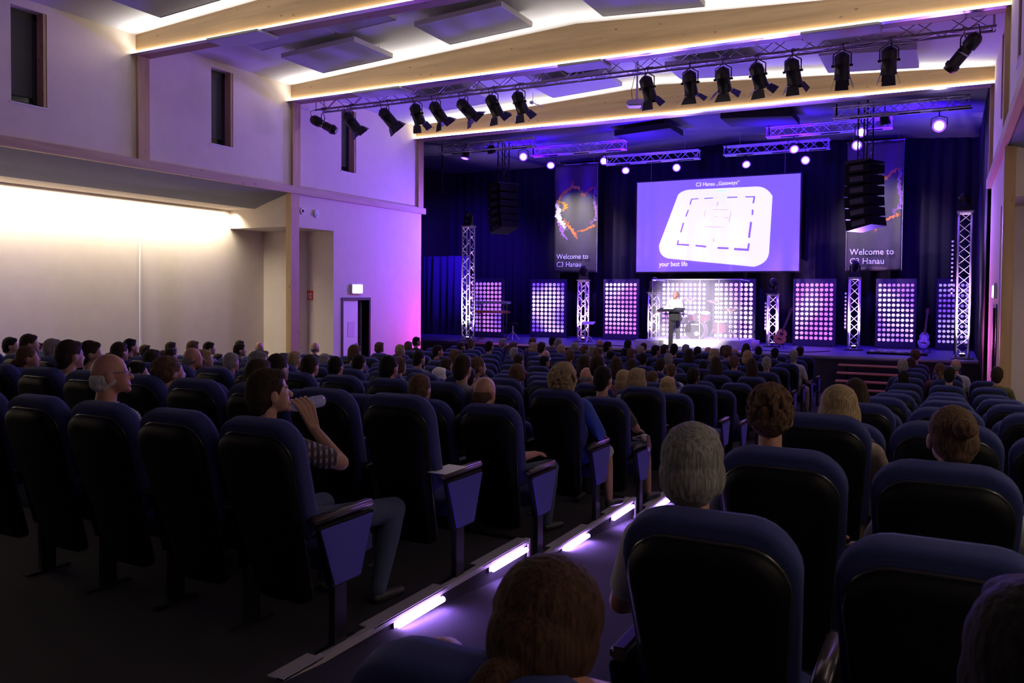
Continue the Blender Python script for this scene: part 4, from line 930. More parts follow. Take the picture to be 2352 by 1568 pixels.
TAB = """L0,0,-0.16,1.18,D L0,2,-0.17,1.22,R L1,2,-0.17,1.15,L L1,4,0.17,1.13,C L1,6,0.10,1.21,D L2,0,-0.14,1.14,R L2,1,-0.17,1.17,B L2,4,0.10,1.26,D L2,7,0.04,1.13,K L2,8,-0.10,1.29,D L2,10,0.05,1.21,P L3,0,-0.07,1.21,Q L3,2,0.13,1.24,D L3,3,-0.17,1.20,K L3,5,0.07,1.17,D L3,6,-0.17,1.18,G L3,8,0.04,1.19,R L3,9,-0.02,1.14,L L3,10,0.02,1.20,D L3,12,-0.15,1.20,G L3,13,-0.02,1.24,D L4,0,-0.08,1.26,K L4,3,0.17,1.20,K L4,6,0.04,1.24,K L4,9,0.04,1.22,G L4,10,0.17,1.24,y L4,13,0.05,1.13,B L4,17,-0.00,1.27,K L5,0,-0.11,1.18,Y L5,1,-0.02,1.35,D L5,3,0.17,1.16,B L5,4,0.17,1.22,P L5,6,0.15,1.17,B L5,7,0.04,1.18,K L5,9,0.07,1.18,y L5,13,-0.12,1.14,D L5,15,0.17,1.24,K L5,19,0.07,1.12,D L6,0,-0.14,1.18,Y L6,1,-0.17,1.23,Y L6,2,-0.06,1.25,R L6,6,-0.02,1.14,W L6,11,-0.07,1.22,D L6,12,0.09,1.24,B L6,16,0.09,1.17,L L6,17,-0.15,1.10,B L7,0,-0.10,1.21,K L7,2,-0.08,1.33,L L7,3,0.01,1.33,L L7,7,-0.05,1.17,L L7,8,0.03,1.26,K L7,10,-0.10,1.40,B L7,15,0.12,1.25,K L7,16,-0.08,1.25,K L7,17,0.09,1.25,B L7,18,0.07,1.22,D L7,19,-0.17,1.15,D L8,2,0.10,1.21,B L8,9,-0.17,1.19,K L8,13,-0.01,1.22,G L8,18,0.08,1.11,D L9,2,0.03,1.24,P L9,7,0.09,1.28,D L9,9,-0.13,1.30,B L9,18,0.17,1.36,R L9,19,0.17,1.34,K L10,0,-0.01,1.30,L L10,1,-0.07,1.30,L L10,3,0.10,1.24,D L10,4,0.15,1.21,L L10,7,0.07,1.19,K L10,11,-0.16,1.32,K L10,13,0.12,1.28,y L10,17,0.09,1.26,R L11,0,0.02,1.26,G L11,1,-0.02,1.26,B L11,2,-0.01,1.15,K L11,3,-0.14,1.25,G L11,4,-0.04,1.24,K L11,6,0.15,1.30,B L11,7,0.17,1.25,B L11,8,0.11,1.22,R L11,9,-0.04,1.24,G L11,15,-0.13,1.23,B L12,1,-0.01,1.28,Y L12,2,-0.11,1.29,Y L12,3,-0.04,1.28,L L12,5,-0.13,1.24,B L12,6,-0.04,1.18,K L12,7,0.12,1.27,G L12,9,0.07,1.30,D L12,11,-0.17,1.28,K L12,15,-0.09,1.20,B L13,0,0.10,1.27,G L13,2,-0.17,1.41,B L13,3,-0.13,1.12,K L13,4,-0.17,1.38,K L13,5,-0.00,1.26,K L13,6,-0.17,1.18,K L13,7,0.01,1.31,K L13,8,0.02,1.21,B L13,9,0.02,1.20,y L13,10,-0.15,1.22,Y L13,11,-0.12,1.21,B L13,13,-0.17,1.25,B L13,14,0.13,1.17,D L13,16,-0.07,1.25,K L14,1,0.17,1.23,K L14,2,0.04,1.30,L L14,3,0.14,1.24,D L14,4,0.12,1.20,K L14,5,-0.13,1.22,D L14,6,-0.16,1.17,y L14,7,0.14,1.29,K L14,9,-0.11,1.20,G L14,10,-0.01,1.28,G L14,13,0.17,1.23,G L15,0,-0.11,1.22,K L15,2,0.17,1.19,K L15,3,0.12,1.15,R L15,4,0.02,1.15,R L15,5,0.08,1.18,G L15,7,0.14,1.18,D L15,9,0.06,1.24,R L15,11,-0.17,1.25,K L15,12,-0.17,1.21,B R0,0,-0.05,1.21,T R0,1,0.07,1.29,K R1,0,-0.09,1.21,S R2,0,-0.07,1.23,C R2,1,0.03,1.19,U R3,0,0.07,1.14,Y R5,0,-0.03,1.17,L R12,0,-0.05,1.19,K R12,1,0.02,1.27,K R12,2,0.09,1.30,D R13,0,-0.13,1.29,G R13,1,-0.17,1.25,P R14,1,0.17,1.27,R R15,0,-0.05,1.19,L R16,0,-0.03,1.28,C""".split()
PEOPLE = {}
for e in TAB:
    a, s, dx, h, c = e.split(','); PEOPLE[(a[0], int(a[1:]), int(s))] = (float(dx), float(h), c)
ROWL = [2.93+1.148*i for i in range(16)]; ROWR = [1.12+1.13*i for i in range(17)]
NS = 0
def tri(x, y, z):          # seen by the camera?
    v = Vector((x, y, z-CAMZ)); d = v.dot(_f)
    return d > .3 and -120 < 1176+FPX*v.dot(_R)/d < 2352+160
SEATXY = {}
for i, y in enumerate(ROWL):
    for s in range(20):
        x = -2.96-.58*s
        if not (tri(x+.3, y, 1) or tri(x-.3, y, 1)) or (i >= 11 and s > 15) or (i >= 8 and s > 18): continue
        if x < -13.75: continue
        SEATXY[('L', i, s)] = (x, y)
for i, y in enumerate(ROWR):
    for s in range(4):
        x = -.585+.585*s
        if not (tri(x+.3, y, 1) or tri(x-.3, y, 1)) or (s > 2 and i > 9): continue
        if s >= 2 and y > 16.2: continue
        SEATXY[('R', i, s)] = (x, y)
for k in sorted(SEATXY, key=lambda q: SEATXY[q][1]):
    a, i, s = k; x, y = SEATXY[k]; z = F(y+.2)
    occ = k in PEOPLE; end = 0
    if a == 'L' and s == 0: end = 1
    if a == 'R' and s == 0: end = -1
    far = y > 9
    if NS >= 300: break
    NS += 1
    row = '%s row' % ORD[i]
    col = 'at the aisle' if s == 0 else '%s from aisle' % ORD[s]
    if k == ('R', 0, 0): x -= .11
    seat(x, y, z, (occ or (a == 'L' and i == 1 and s == 0), end, far), '%s blue seat %s, %s of the %s block counted from the rear' % ('occupied' if occ else 'empty', col, row, 'left' if a == 'L' else 'right'))

# ================= people =================
skin = mat('skin', (.36, .20, .145), .55, var=.08, vscale=12); skin_d = mat('skin_dark', (.10, .05, .035), .5); skin_r = mat('skin_ruddy', (.40, .19, .14), .5, var=.1, vscale=10)
def hair_mat(n, c1, c2):
    m = mat(n, c1, .75, spec=.12); nt = m.node_tree; b = nt.nodes['Principled BSDF']; tc = nt.nodes.new('ShaderNodeTexCoord'); mp = nt.nodes.new('ShaderNodeMapping'); mp.inputs['Scale'].default_value = (170, 170, 14)
    nz = nt.nodes.new('ShaderNodeTexNoise'); nz.inputs['Scale'].default_value = 1; nz.inputs['Detail'].default_value = 3; nt.links.new(tc.outputs['Object'], mp.inputs[0]); nt.links.new(mp.outputs[0], nz.inputs['Vector'])
    r = nt.nodes.new('ShaderNodeValToRGB'); r.color_ramp.elements[0].position = .35; r.color_ramp.elements[1].position = .65; r.color_ramp.elements[0].color = (*c2, 1); r.color_ramp.elements[1].color = (*c1, 1)
    nt.links.new(nz.outputs['Fac'], r.inputs[0]); nt.links.new(r.outputs[0], b.inputs['Base Color'])
    k = nt.nodes.new('ShaderNodeBump'); k.inputs['Strength'].default_value = .4; k.inputs['Distance'].default_value = .005; nt.links.new(nz.outputs['Fac'], k.inputs['Height']); nt.links.new(k.outputs[0], b.inputs['Normal'])
    return m
HM = {'black': hair_mat('hair_black', (.016, .013, .012), (.006, .005, .005)), 'dark brown': hair_mat('hair_dark', (.045, .027, .02), (.015, .01, .008)), 'brown': hair_mat('hair_brown', (.13, .075, .045), (.04, .022, .014)),
      'blond': hair_mat('hair_blond', (.36, .27, .15), (.15, .10, .055)), 'grey': hair_mat('hair_grey', (.26, .25, .23), (.10, .095, .09)), 'white': hair_mat('hair_white', (.75, .72, .66), (.4, .37, .33)), 'auburn': hair_mat('hair_auburn', (.06, .028, .018), (.02, .010, .007))}
CM = {n: mat('cloth_'+n.replace(' ', '_'), c, .9, bump=.25, bscale=160, var=.1, vscale=30) for n, c in (('black', (.015, .015, .018)), ('navy', (.02, .025, .07)), ('white', (.42, .42, .43)), ('grey', (.16, .16, .17)), ('blue', (.03, .07, .38)), ('dark red', (.12, .02, .02)), ('olive', (.07, .07, .03)), ('orange', (.6, .18, .04)), ('jeans', (.05, .07, .14)), ('pale blue', (.25, .3, .45)), ('beige', (.26, .2, .15)), ('charcoal', (.05, .05, .055)))}
CM['plaid'] = check('cloth_plaid', (.015, .014, .04), (.22, .18, .20), (.045, .018, .025), 150)
CM['check'] = check('cloth_check', (.55, .55, .57), (.03, .035, .06), (.12, .12, .16), 420)
shoe_m = mat('shoe', (.02, .02, .022), .5)
HC = Vector((0, .235, 1.25))
def head_prims(yaw=0, ears=True, pitch=0):
    Rm = Matrix.Translation(HC+Vector((0, -.03, -.06))) @ Matrix.Rotation(R(yaw), 4, 'Z') @ Matrix.Rotation(R(pitch), 4, 'X') @ Matrix.Translation(-(HC+Vector((0, -.03, -.06))))
    q = Rm.to_3x3().to_4x4()
    P = [('e', (0, .235, 1.255), (.077, .097, .10)), ('e', (0, .285, 1.19), (.054, .056, .058)), ('e', (0, .27, 1.235), (.066, .068, .07)), ('e', (-.07, .0, 0), (0, 0, 0))][:3]
    P += [('c', (0, .330, 1.245), (0, .352, 1.212), .010, .015), ('e', (0, .337, 1.172), (.024, .012, .008)), ('e', (0, .325, 1.145), (.025, .022, .02)), ('e', (-.03, .318, 1.262), (.022, .012, .008)), ('e', (.03, .318, 1.262), (.022, .012, .008))]
    if ears: P += [('e', (s*.082, .232, 1.225), (.010, .022, .034)) for s in (-1, 1)]
    out = []
    for p in P:
        if p[0] == 'e': out.append(('e', Rm @ Vector(p[1]), p[2], q))
        else: out.append(('c', Rm @ Vector(p[1]), Rm @ Vector(p[2]), p[3], p[4]))
    return out, Rm
def hand_prims(w, d, n, curl=.5, s=1, side=1):
    """wrist, direction of the palm, palm normal (away from the back of the hand), five fingers"""
    w, d, n = Vector(w), Vector(d).normalized(), Vector(n).normalized(); n = (n-d*n.dot(d)).normalized(); u = d.cross(n)*side; P = []
    for k in (-1.2, -.4, .4, 1.2): P.append(('c', w+u*.010*k*s, w+d*.085*s+u*.019*k*s, .014*s, .012*s))
    P.append(('c', w-d*.02, w+d*.03, .022*s, .02*s))
    for k, L in ((-1.5, .062), (-.5, .078), (.5, .082), (1.5, .072)):
        p = w+d*.088*s+u*.0185*k*s; a = 0
        for j in range(3):
            a += curl*(.9, 1.0, .7)[j]; q = p+(d*math.cos(a)+n*math.sin(a))*L*s*(.45, .32, .23)[j]; P.append(('c', p, q, .0092*s, .0084*s)); p = q
    p = w+d*.025*s+u*.025*s; q = p+(u*.75+d*.55+n*.35).normalized()*.04*s; P.append(('c', p, q, .012*s, .0105*s)); P.append(('c', q, q+(d*.8+n*.6*curl+u*.1).normalized()*.035*s, .0105*s, .009*s))
    return P
DEF = dict(lsh=(-.165, .225, 1.0), rsh=(.165, .225, 1.0), lel=(-.25, .29, .75), rel=(.25, .29, .75), lwr=(-.22, .52, .70), rwr=(.22, .52, .70), lkn=(-.12, .80, .53), rkn=(.12, .80, .53), lan=(-.13, .84, .09), ran=(.13, .84, .09), hd=(0, 1, -.1), lean=0)
def person_meshes(tag_, yaw=0, pitch=0, w=1.0, bare=False, hands=True, vox=.014, short=True, legs='long', **kw):
    g = dict(DEF); g.update(kw); Vv = {k: Vector(v) for k, v in g.items() if isinstance(v, tuple)}
    hp, Rm = head_prims(yaw, True, pitch)
    neck = [('c', (0, .205, 1.03), (0, .225, 1.15), .056*w**.5, .052*w**.5), ('c', (0, .2, 1.0), (0, .21, 1.07), .075, .056)]
    torso = [('e', (0, .35, .55), (.165*w, .13, .12)), ('e', (0, .30, .74), (.15*w, .115*w, .17)), ('e', (0, .24, .92), (.165*w, .11, .16)), ('c', (-.13*w, .22, 1.0), (.13*w, .22, 1.0), .062, .062)]
    if bare: torso = torso[:3]; neck += [('c', (-.15, .20, 1.12), (.15, .20, 1.12), .052, .052), ('e', (0, .2, 1.07), (.16, .08, .08)), ('c', (0, .2, 1.0), (0, .2, 1.1), .1, .1), ('e', (0, .2, 1.0), (.16, .08, .09))]
    up, lo, th, sh, ft = [], [], [], [], []
    for s in 'lr':
        a, e, h = Vv[s+'sh'], Vv[s+'el'], Vv[s+'wr']; a = Vector((a.x*w, a.y, a.z))
        up.append(('c', a, e, .052*w**.5, .042)); lo.append(('c', e, h, .041, .026))
        sg = -1 if s == 'l' else 1; k, an = Vv[s+'kn'], Vv[s+'an']
        th.append(('c', (sg*.09, .36, .53), k, .08*w**.5, .06)); sh.append(('c', k, k+(an-k)*.35, .055, .055)); sh.append(('c', k+(an-k)*.3, an, .055, .036))
        d = (k-Vector((sg*.09, .36, .53))); d.z = 0; d.normalize(); ft.append(('c', an+Vector((0, -.02, -.045)), an+d*.17+Vector((0, 0, -.055)), .038, .032))
    hands_ = []
    if hands:
        for s, sg in (('l', -1), ('r', 1)):
            if s+'hand' in kw: hands_ += kw[s+'hand']
            else: hands_ += hand_prims(Vv[s+'wr'], Vv['hd'], (0, 0, -1), .3, 1, -sg)
    body = blob(tag_+'_body', hp+neck+torso+up+lo+hands_+th+sh, vox, 2)
    g8 = lambda P, e: [(p[0], p[1], tuple(c+e for c in p[2]))+tuple(p[3:]) if p[0] == 'e' else ('c', p[1], p[2], p[3]+e, p[4]+e) for p in P]
    sleeve = []
    for s in 'lr':
        a, e, h = Vv[s+'sh'], Vv[s+'el'], Vv[s+'wr']; a = Vector((a.x*w, a.y, a.z))
        sleeve.append(('c', a, a+(e-a)*(.72 if short else 1), .064, .058))
        if not short: sleeve.append(('c', e, h-(h-e)*.08, .052, .036))
    if bare: sleeve = [('c', (s*.085, .17, .98), (s*.08, .19, 1.085), .035, .033) for s in (-1, 1)]
    shirt = blob(tag_+'_shirt', g8(torso, .014)+sleeve+[('c', (0, .20, 1.02 if not bare else .97), (0, .215, 1.065 if not bare else .98), .07, .064)], max(.012, vox), 3)
    tr = g8(th, .012)+(g8(sh, .012) if legs == 'long' else []) + [('e', (0, .36, .54), (.175*w, .14, .12))]
    trousers = blob(tag_+'_trousers', tr, max(.014, vox), 3)
    shoes = [blob(tag_+'_shoe', [f], .012, 1) for f in ft]
    return dict(body=body, shirt=shirt, trousers=trousers, shoes=shoes, Rm=Rm)
def hair_mesh(kind, Rm=Matrix(), seed=1, vox=.009):
    rnd = random.Random(seed); P = []
    cap = [('e', (0, .220, 1.272), (.086, .102, .103)), ('e', (0, .19, 1.235), (.082, .075, .085))]
    if kind == 'short': P = cap+[('e', (0, .175, 1.18), (.06, .05, .05)), ('e', (0, .27, 1.325), (.062, .06, .035))]
    elif kind == 'full': P = [('e', (0, .215, 1.275), (.094, .112, .108)), ('e', (0, .175, 1.215), (.088, .078, .09)), ('e', (-.075, .22, 1.22), (.024, .05, .06)), ('e', (.075, .22, 1.22), (.024, .05, .06)), ('e', (0, .28, 1.33), (.07, .065, .035))]
    elif kind == 'ring': P = [('e', (0, .214, 1.215), (.0835, .088, .052)), ('e', (0, .19, 1.19), (.066, .062, .045))]
    elif kind == 'long': P = cap+[('e', (0, .165, 1.14), (.088, .062, .15)), ('e', (-.078, .22, 1.15), (.028, .055, .13)), ('e', (.078, .22, 1.15), (.028, .055, .13)), ('e', (0, .26, 1.33), (.066, .062, .035))]
    elif kind == 'bob': P = [('e', (0, .215, 1.275), (.095, .112, .106)), ('e', (0, .17, 1.19), (.098, .078, .1)), ('e', (-.08, .225, 1.19), (.03, .06, .085)), ('e', (.08, .225, 1.19), (.03, .06, .085)), ('e', (0, .28, 1.33), (.07, .065, .035))]
    elif kind == 'curly':
        P = cap+[]
        for k in range(420):
            a = rnd.uniform(0, 6.28); e = rnd.uniform(-.75, 1.5); v = Vector((math.cos(a)*math.cos(e)*.090, math.sin(a)*math.cos(e)*.104, math.sin(e)*.106))
            if v.y > .05 and v.z < .05: continue
            P.append(('e', Vector((0, .205, 1.265))+v, (rnd.uniform(.008, .013),)*3))
    elif kind == 'big_curly':
        P = [('e', (0, .20, 1.27), (.105, .115, .115)), ('e', (0, .165, 1.17), (.118, .085, .12))]
        for k in range(700):
            a = rnd.uniform(0, 6.28); e = rnd.uniform(-1.35, 1.5); v = Vector((math.cos(a)*math.cos(e)*.125, math.sin(a)*math.cos(e)*.115, math.sin(e)*(.115 if e > 0 else .19)))
            if v.y > .06 and v.z < .04: continue
            P.append(('e', Vector((0, .18, 1.24))+v, (rnd.uniform(.008, .015),)*3))
    elif kind == 'bun': P = cap+[('e', (0, .10, 1.30), (.042, .04, .04)), ('e', (0, .17, 1.19), (.055, .05, .045))]
    elif kind == 'tail': P = cap+[('e', (0, .17, 1.19), (.06, .05, .05)), ('e', (0, .115, 1.20), (.02, .02, .02)), ('c', (0, .105, 1.20), (0, .07, 1.13), .026, .034), ('c', (0, .07, 1.13), (.01, .075, 1.0), .034, .014)]
    elif kind == 'big_tail': P = [('e', (0, .215, 1.265), (.096, .112, .106)), ('e', (0, .175, 1.215), (.084, .08, .085)), ('e', (-.06, .22, 1.22), (.034, .06, .06)), ('e', (.06, .22, 1.22), (.034, .06, .06)), ('c', (0, .13, 1.17), (-.015, .095, 1.155), .026, .020), ('c', (-.02, .09, 1.155), (-.035, .075, 1.10), .024, .031), ('c', (-.035, .075, 1.10), (-.045, .09, 1.0), .031, .014)]
    me = blob('hair', P, vox, 1 if 'curly' in kind else 2)
    for v in me.vertices:
        n = noise.noise(Vector((v.co.x*95, v.co.y*95, v.co.z*22+seed)))*.003; d = (v.co-Vector((0, .21, 1.25))).normalized(); v.co += d*n
    me.transform(Rm)
    return me
VAR = {}
def var_body(i):
    if i not in VAR:
        yaw = (0, -18, -32, 8)[i]; VAR[i] = person_meshes('p%d' % i, yaw, (0, 2, 0, -3)[i], (1, 1.1, .95, 1)[i], vox=.015, short=i != 1, hands=True)
    return VAR[i]
HAIRC = {}
def colored(key, make, m):
    if key not in HAIRC:
        me = make().copy(); me.materials.clear(); me.materials.append(m); HAIRC[key] = me
    return HAIRC[key]
_H = {}
def hair_of(kind, v, seed=1, vox=.011):
    if (kind, v, seed) not in _H: _H[(kind, v, seed)] = hair_mesh(kind, var_body(v)['Rm'], seed, vox)
    return _H[(kind, v, seed)]
KIND = {'K': ('short', 'black', 'short black hair'), 'D': ('short', 'dark brown', 'short dark brown hair'), 'B': ('full', 'brown', 'brown hair'), 'L': ('long', 'dark brown', 'long dark hair'), 'Y': ('bob', 'blond', 'blond hair'), 'y': ('short', 'blond', 'short fair hair'),
        'G': ('short', 'grey', 'grey hair'), 'W': ('bob', 'white', 'white hair'), 'R': ('ring', 'grey', 'a bald crown'), 'C': ('curly', 'brown', 'curly brown hair'), 'P': ('tail', 'brown', 'brown ponytail'), 'Q': ('big_curly', 'blond', 'big blond curls'),
        'S': ('full', 'grey', 'thick grey hair'), 'T': ('tail', 'auburn', 'auburn ponytail'), 'U': ('bun', 'brown', 'brown hair in a bun')}
def place_person(x, y, z, rz, sc_, body, shirt, trousers, shoes, hair, bm_, sm_, tm_, hm_, label, hl):
    o = bpy.data.objects.new('person', colored(('b', body.name, bm_.name), lambda: body, bm_)); C.objects.link(o); o.location = (x, y, z); o.rotation_euler = (0, 0, rz); o.scale = (1, 1, sc_)
    tag(o, label, 'person')
    def ch(n, me, m, lab=None):
        c = bpy.data.objects.new(n, colored((n, me.name, m.name), lambda: me, m)); C.objects.link(c); c.parent = o
        if lab: c['label'] = lab
        return c
    ch('shirt', shirt, sm_); ch('trousers', trousers, tm_)
    for s in shoes: ch('shoe', s, shoe_m)
    if hair is not None: ch('hair', hair, hm_, hl)
    return o
SPECIAL = {('L', 0, 0), ('L', 0, 2), ('R', 0, 0), ('R', 1, 0), ('R', 2, 0), ('R', 2, 1), ('L', 3, 0), ('L', 4, 0), ('L', 2, 0), ('R', 0, 1)}
shirts = ['black', 'navy', 'charcoal', 'grey', 'navy', 'black', 'pale blue', 'dark red', 'black', 'olive', 'charcoal', 'white']
rnd = random.Random(11)
SH_OV = {('L', 1, 6): 'white', ('L', 2, 8): 'white', ('L', 3, 12): 'white', ('R', 12, 0): 'orange', ('R', 3, 0): 'beige', ('L', 5, 0): 'white', ('L', 6, 0): 'beige', ('L', 7, 0): 'pale blue', ('L', 3, 3): 'charcoal', ('L', 13, 0): 'white', ('R', 13, 0): 'navy'}
SK_OV = {('L', 7, 0): skin_d}
for k in sorted(PEOPLE):
    if k in SPECIAL: continue
    a, i, s = k; dx, h, c = PEOPLE[k]
    x, y = (-2.96-.58*s, ROWL[i]) if a == 'L' else (-.585+.585*s, ROWR[i])
    kind, col, hd = KIND[c]; v = rnd.choice((0, 1, 2, 2, 1) if a == 'L' and s > 3 else (0, 1, 3, 0)); sh = SH_OV.get(k, rnd.choice(shirts)); b_ = var_body(v)
    kd = kind if kind != 'full' or rnd.random() < .6 else 'short'; seed = rnd.choice((1, 2)) if kind in ('curly', 'full') else 1
    sc_ = max(.92, min(1.07, h/1.215))
    sk = SK_OV.get(k, skin_r if c == 'R' else skin if rnd.random() < .8 else skin_r)
    lab = 'person with %s, %s top, %s in %s row, %s block' % (hd, sh, 'aisle seat' if s == 0 else '%s seat' % ORD[s], ORD[i], 'left' if a == 'L' else 'right')
    place_person(x+max(-.12, min(.12, dx)), y+.0, F(y+.2), R(rnd.uniform(-6, 6)), sc_, b_['body'], b_['shirt'], b_['trousers'], b_['shoes'], hair_of(kd, v, seed), sk, CM[sh], CM[rnd.choice(('jeans', 'black', 'navy', 'beige'))], HM[col], lab, hd)

# ---- the people seen close up ----
def special(key, label, hk, hm_, sm_, tm_, skin_=skin, rz=0, scl=None, hseed=3, hvox=.006, dxo=0, dy=0, hl=None, **kw):
    a, i, s = key; dx, h, c = PEOPLE[key]; x, y = (-2.96-.58*s, ROWL[i]) if a == 'L' else (-.585+.585*s, ROWR[i])
    g = person_meshes('s_%s%d%d' % key, **kw); hr = hair_mesh(hk, g['Rm'], hseed, hvox) if hk else None
    o = place_person(x+dx+dxo, y+dy, F(y+.2), R(rz), scl or h/1.215, g['body'], g['shirt'], g['trousers'], g['shoes'], hr, skin_, sm_, tm_, hm_, label, hl or None)
    return o, g
# man drinking from a bottle
ox, oy, oz = -2.96-.12, 2.95, .75
def L_(p): return (p.x-ox, p.y-oy, p.z-oz)
EL = L_(PY(783, 1062, 3.42)); WR = Vector(L_(PY(722, 985, 3.42))); MO = Vector(L_(PY(655, 938, 3.30))); BE = Vector(L_(PY(728, 922, 3.46)))
bd_ = (BE-MO).normalized(); gp = MO+(BE-MO)*.62
KN = L_(PX(905, 1168, -2.86)); AN = L_(PX(868, 1352, -2.84))
hnd = []
pd = (gp-WR).normalized(); fn = Vector((-.6, .6, -.1)).normalized()
for j in range(4): # palm and four fingers closed round the bottle
    c0 = WR+pd*.0+bd_*(-.014+.010*j); c1 = gp+Vector((.028, -.022, -.012))+bd_*(-.040+.026*j); hnd.append(('c', c0, c1, .015, .0115))
    p1 = gp+Vector((.0, -.04, .028))+bd_*(-.040+.026*j); p2 = gp+Vector((-.034, -.012, .03))+bd_*(-.040+.026*j); p3 = gp+Vector((-.038, .018, .008))+bd_*(-.036+.022*j)
    hnd += [('c', c1, p1, .0098, .0088), ('c', p1, p2, .0088, .0082), ('c', p2, p3, .0082, .0075)]
t0 = WR+pd*.03; t1 = gp+Vector((.036, .012, -.03))-bd_*.03; hnd += [('c', t0, t1, .014, .0115), ('c', t1, t1-bd_*.035+Vector((-.01, .015, .01)), .011, .009)]
g = person_meshes('drinker', yaw=-24, pitch=6, w=1.05, vox=.005, short=True, rsh=(.17, .225, .98), rel=EL, rwr=tuple(WR), rhand=hnd, rkn=KN, ran=AN, lkn=(-.12, .80, .53))
hr = hair_mesh('short', g['Rm'], 4, .006)
place_person(ox, oy, oz, 0, 1, g['body'], g['shirt'], g['trousers'], g['shoes'], hr, skin, CM['plaid'], CM['jeans'], HM['dark brown'], 'man in dark plaid shirt drinking from a bottle on the nearest aisle seat', 'short dark brown hair')
t = thing('water_bottle', 'clear plastic water bottle tilted to the mouth of the man in plaid', 'bottle', (ox+MO.x, oy+MO.y, oz+MO.z))
bm_m = mat('bottle_plastic', (.75, .8, 1), .04, alpha=.35, spec=1)
obj('bottle_body', lathe(B(), [(.013, 0), (.014, .02), (.02, .035), (.033, .07), (.033, .105), (.029, .11), (.033, .115), (.033, .15), (.029, .155), (.033, .16), (.033, .205), (.025, .22), (.01, .222)], (0, 0, 0), bd_, 20), bm_m, t, True)
obj('water', lathe(B(), [(.012, .03), (.03, .072), (.03, .2), (.02, .215)], (0, 0, 0), bd_, 16), mat('water', (.5, .55, .9), .02, alpha=.25, spec=1), t, True)
# older man in checked shirt
o, g = special(('L', 0, 2), 'older bald man with glasses and a black and white checked shirt, near left', 'ring', HM['white'], CM['check'], CM['black'], skin_r, 0, 1.03, hl='white hair around a bald crown', yaw=-36, pitch=4, w=1.15, vox=.009, short=False)
b = B(); gm = g['Rm']
for s_ in (-1, 1):
    polytube(b, [gm @ Vector((s_*.084, .225, 1.255)), gm @ Vector((s_*.08, .30, 1.252)), gm @ Vector((s_*.062, .335, 1.25))], .0022, 6)
    c = [gm @ Vector((s_*.034+.024*math.cos(a_), .345, 1.245+.018*math.sin(a_))) for a_ in [k*math.pi/6 for k in range(13)]]; polytube(b, c, .0018, 5)
polytube(b, [gm @ Vector((-.01, .35, 1.25)), gm @ Vector((.01, .35, 1.25))], .002, 5)
gl = obj('glasses', b, alu_m, o); gl['label'] = 'thin metal glasses'
# grey haired woman, child-like curly head, bun, ponytail, dark head
special(('R', 1, 0), 'person with thick short grey hair and red cord, aisle seat, right block', 'full', HM['grey'], CM['white'], CM['navy'], skin_r, 0, None, 5, .0055, hl='thick grey hair', yaw=4, w=.95, vox=.009, lel=(-.25, .30, .76), lwr=(-.22, .5, .70), rel=(.25, .44, .88), rwr=(.215, .31, 1.045), rhand=hand_prims((.215, .30, 1.05), (-.05, -1, .12), (0, -.2, -1), .5, 1, -1))

b = B(); x, y = -.585-.09, ROWR[1]; c = [(x+.066*math.cos(a), y+.21+.066*math.sin(a), .75+1.075+.008*math.sin(a)) for a in [k*math.pi/10 for k in range(21)]]; polytube(b, c, .006, 6); tag(obj('neck_cord', b, mat('cord_red', (.6, .04, .03), .6)), 'red cord round the neck of the grey haired person', 'cord')
special(('R', 2, 0), 'young person with curly brown hair and large ears in a pale grey top', 'curly', HM['brown'], CM['grey'], CM['jeans'], skin_r, 0, None, 6, .0055, hl='short curly brown hair', yaw=3, w=.85, vox=.009)
special(('R', 2, 1), 'woman with brown hair pinned in a small bun and white top, near right', 'bun', HM['brown'], CM['white'], CM['jeans'], skin, 0, None, 7, .0055, hl='brown hair pinned up', yaw=18, w=.95, vox=.009, lel=(-.30, .20, .74), lwr=(-.36, .44, .70))
special(('R', 0, 0), 'woman with auburn ponytail and bare shoulders nearest the viewer, bottom centre', 'big_tail', HM['auburn'], CM['black'], CM['navy'], skin_r, -2, .955, 8, .0055, dy=-.06, dxo=.02, hl='auburn hair tied in a ponytail', yaw=2, pitch=-24, w=1.0, bare=True, vox=.008, lsh=(-.20, .21, 1.125), rsh=(.205, .21, 1.13))
special(('R', 0, 1), 'dark haired person cut off by the bottom right corner', 'full', HM['black'], CM['black'], CM['navy'], skin, 0, .99, 9, .006, hl='dark hair', dxo=.05, yaw=0, w=1, vox=.012)
special(('L', 3, 0), 'woman with big curly blond hair in a bright blue top, fourth row aisle seat', 'big_curly', HM['blond'], CM['blue'], CM['white'], skin, 0, None, 4, .009, hl='big blond curls', dxo=.09, yaw=-10, w=1.15, vox=.011, short=False, rel=(.30, .30, .76), rwr=(.2, .5, .72), rkn=(.2, .72, .53), ran=(.27, .62, .13), legs='short')
o, g = special(('L', 4, 0), 'man with black hair in a charcoal shirt with white seams, fifth row aisle seat', 'short', HM['black'], CM['charcoal'], CM['navy'], skin, 0, 1.05, 5, .008, hl='short black hair', yaw=-12, w=1.15, vox=.011, rel=(.32, .34, .78), rwr=(.24, .58, .73), rkn=(.26, .80, .53), ran=(.30, .78, .1), legs='short')
special(('L', 2, 0), 'bald man in a black shirt and jeans, third row aisle seat', 'ring', HM['brown'], CM['black'], CM['jeans'], skin_r, 0, .98, 5, .008, hl='dark fringe of hair round a bald crown', yaw=-8, w=1.1, vox=.011, rel=(.27, .34, .74), rwr=(.26, .6, .72), rkn=(.26, .88, .56), ran=(.22, .90, .1))
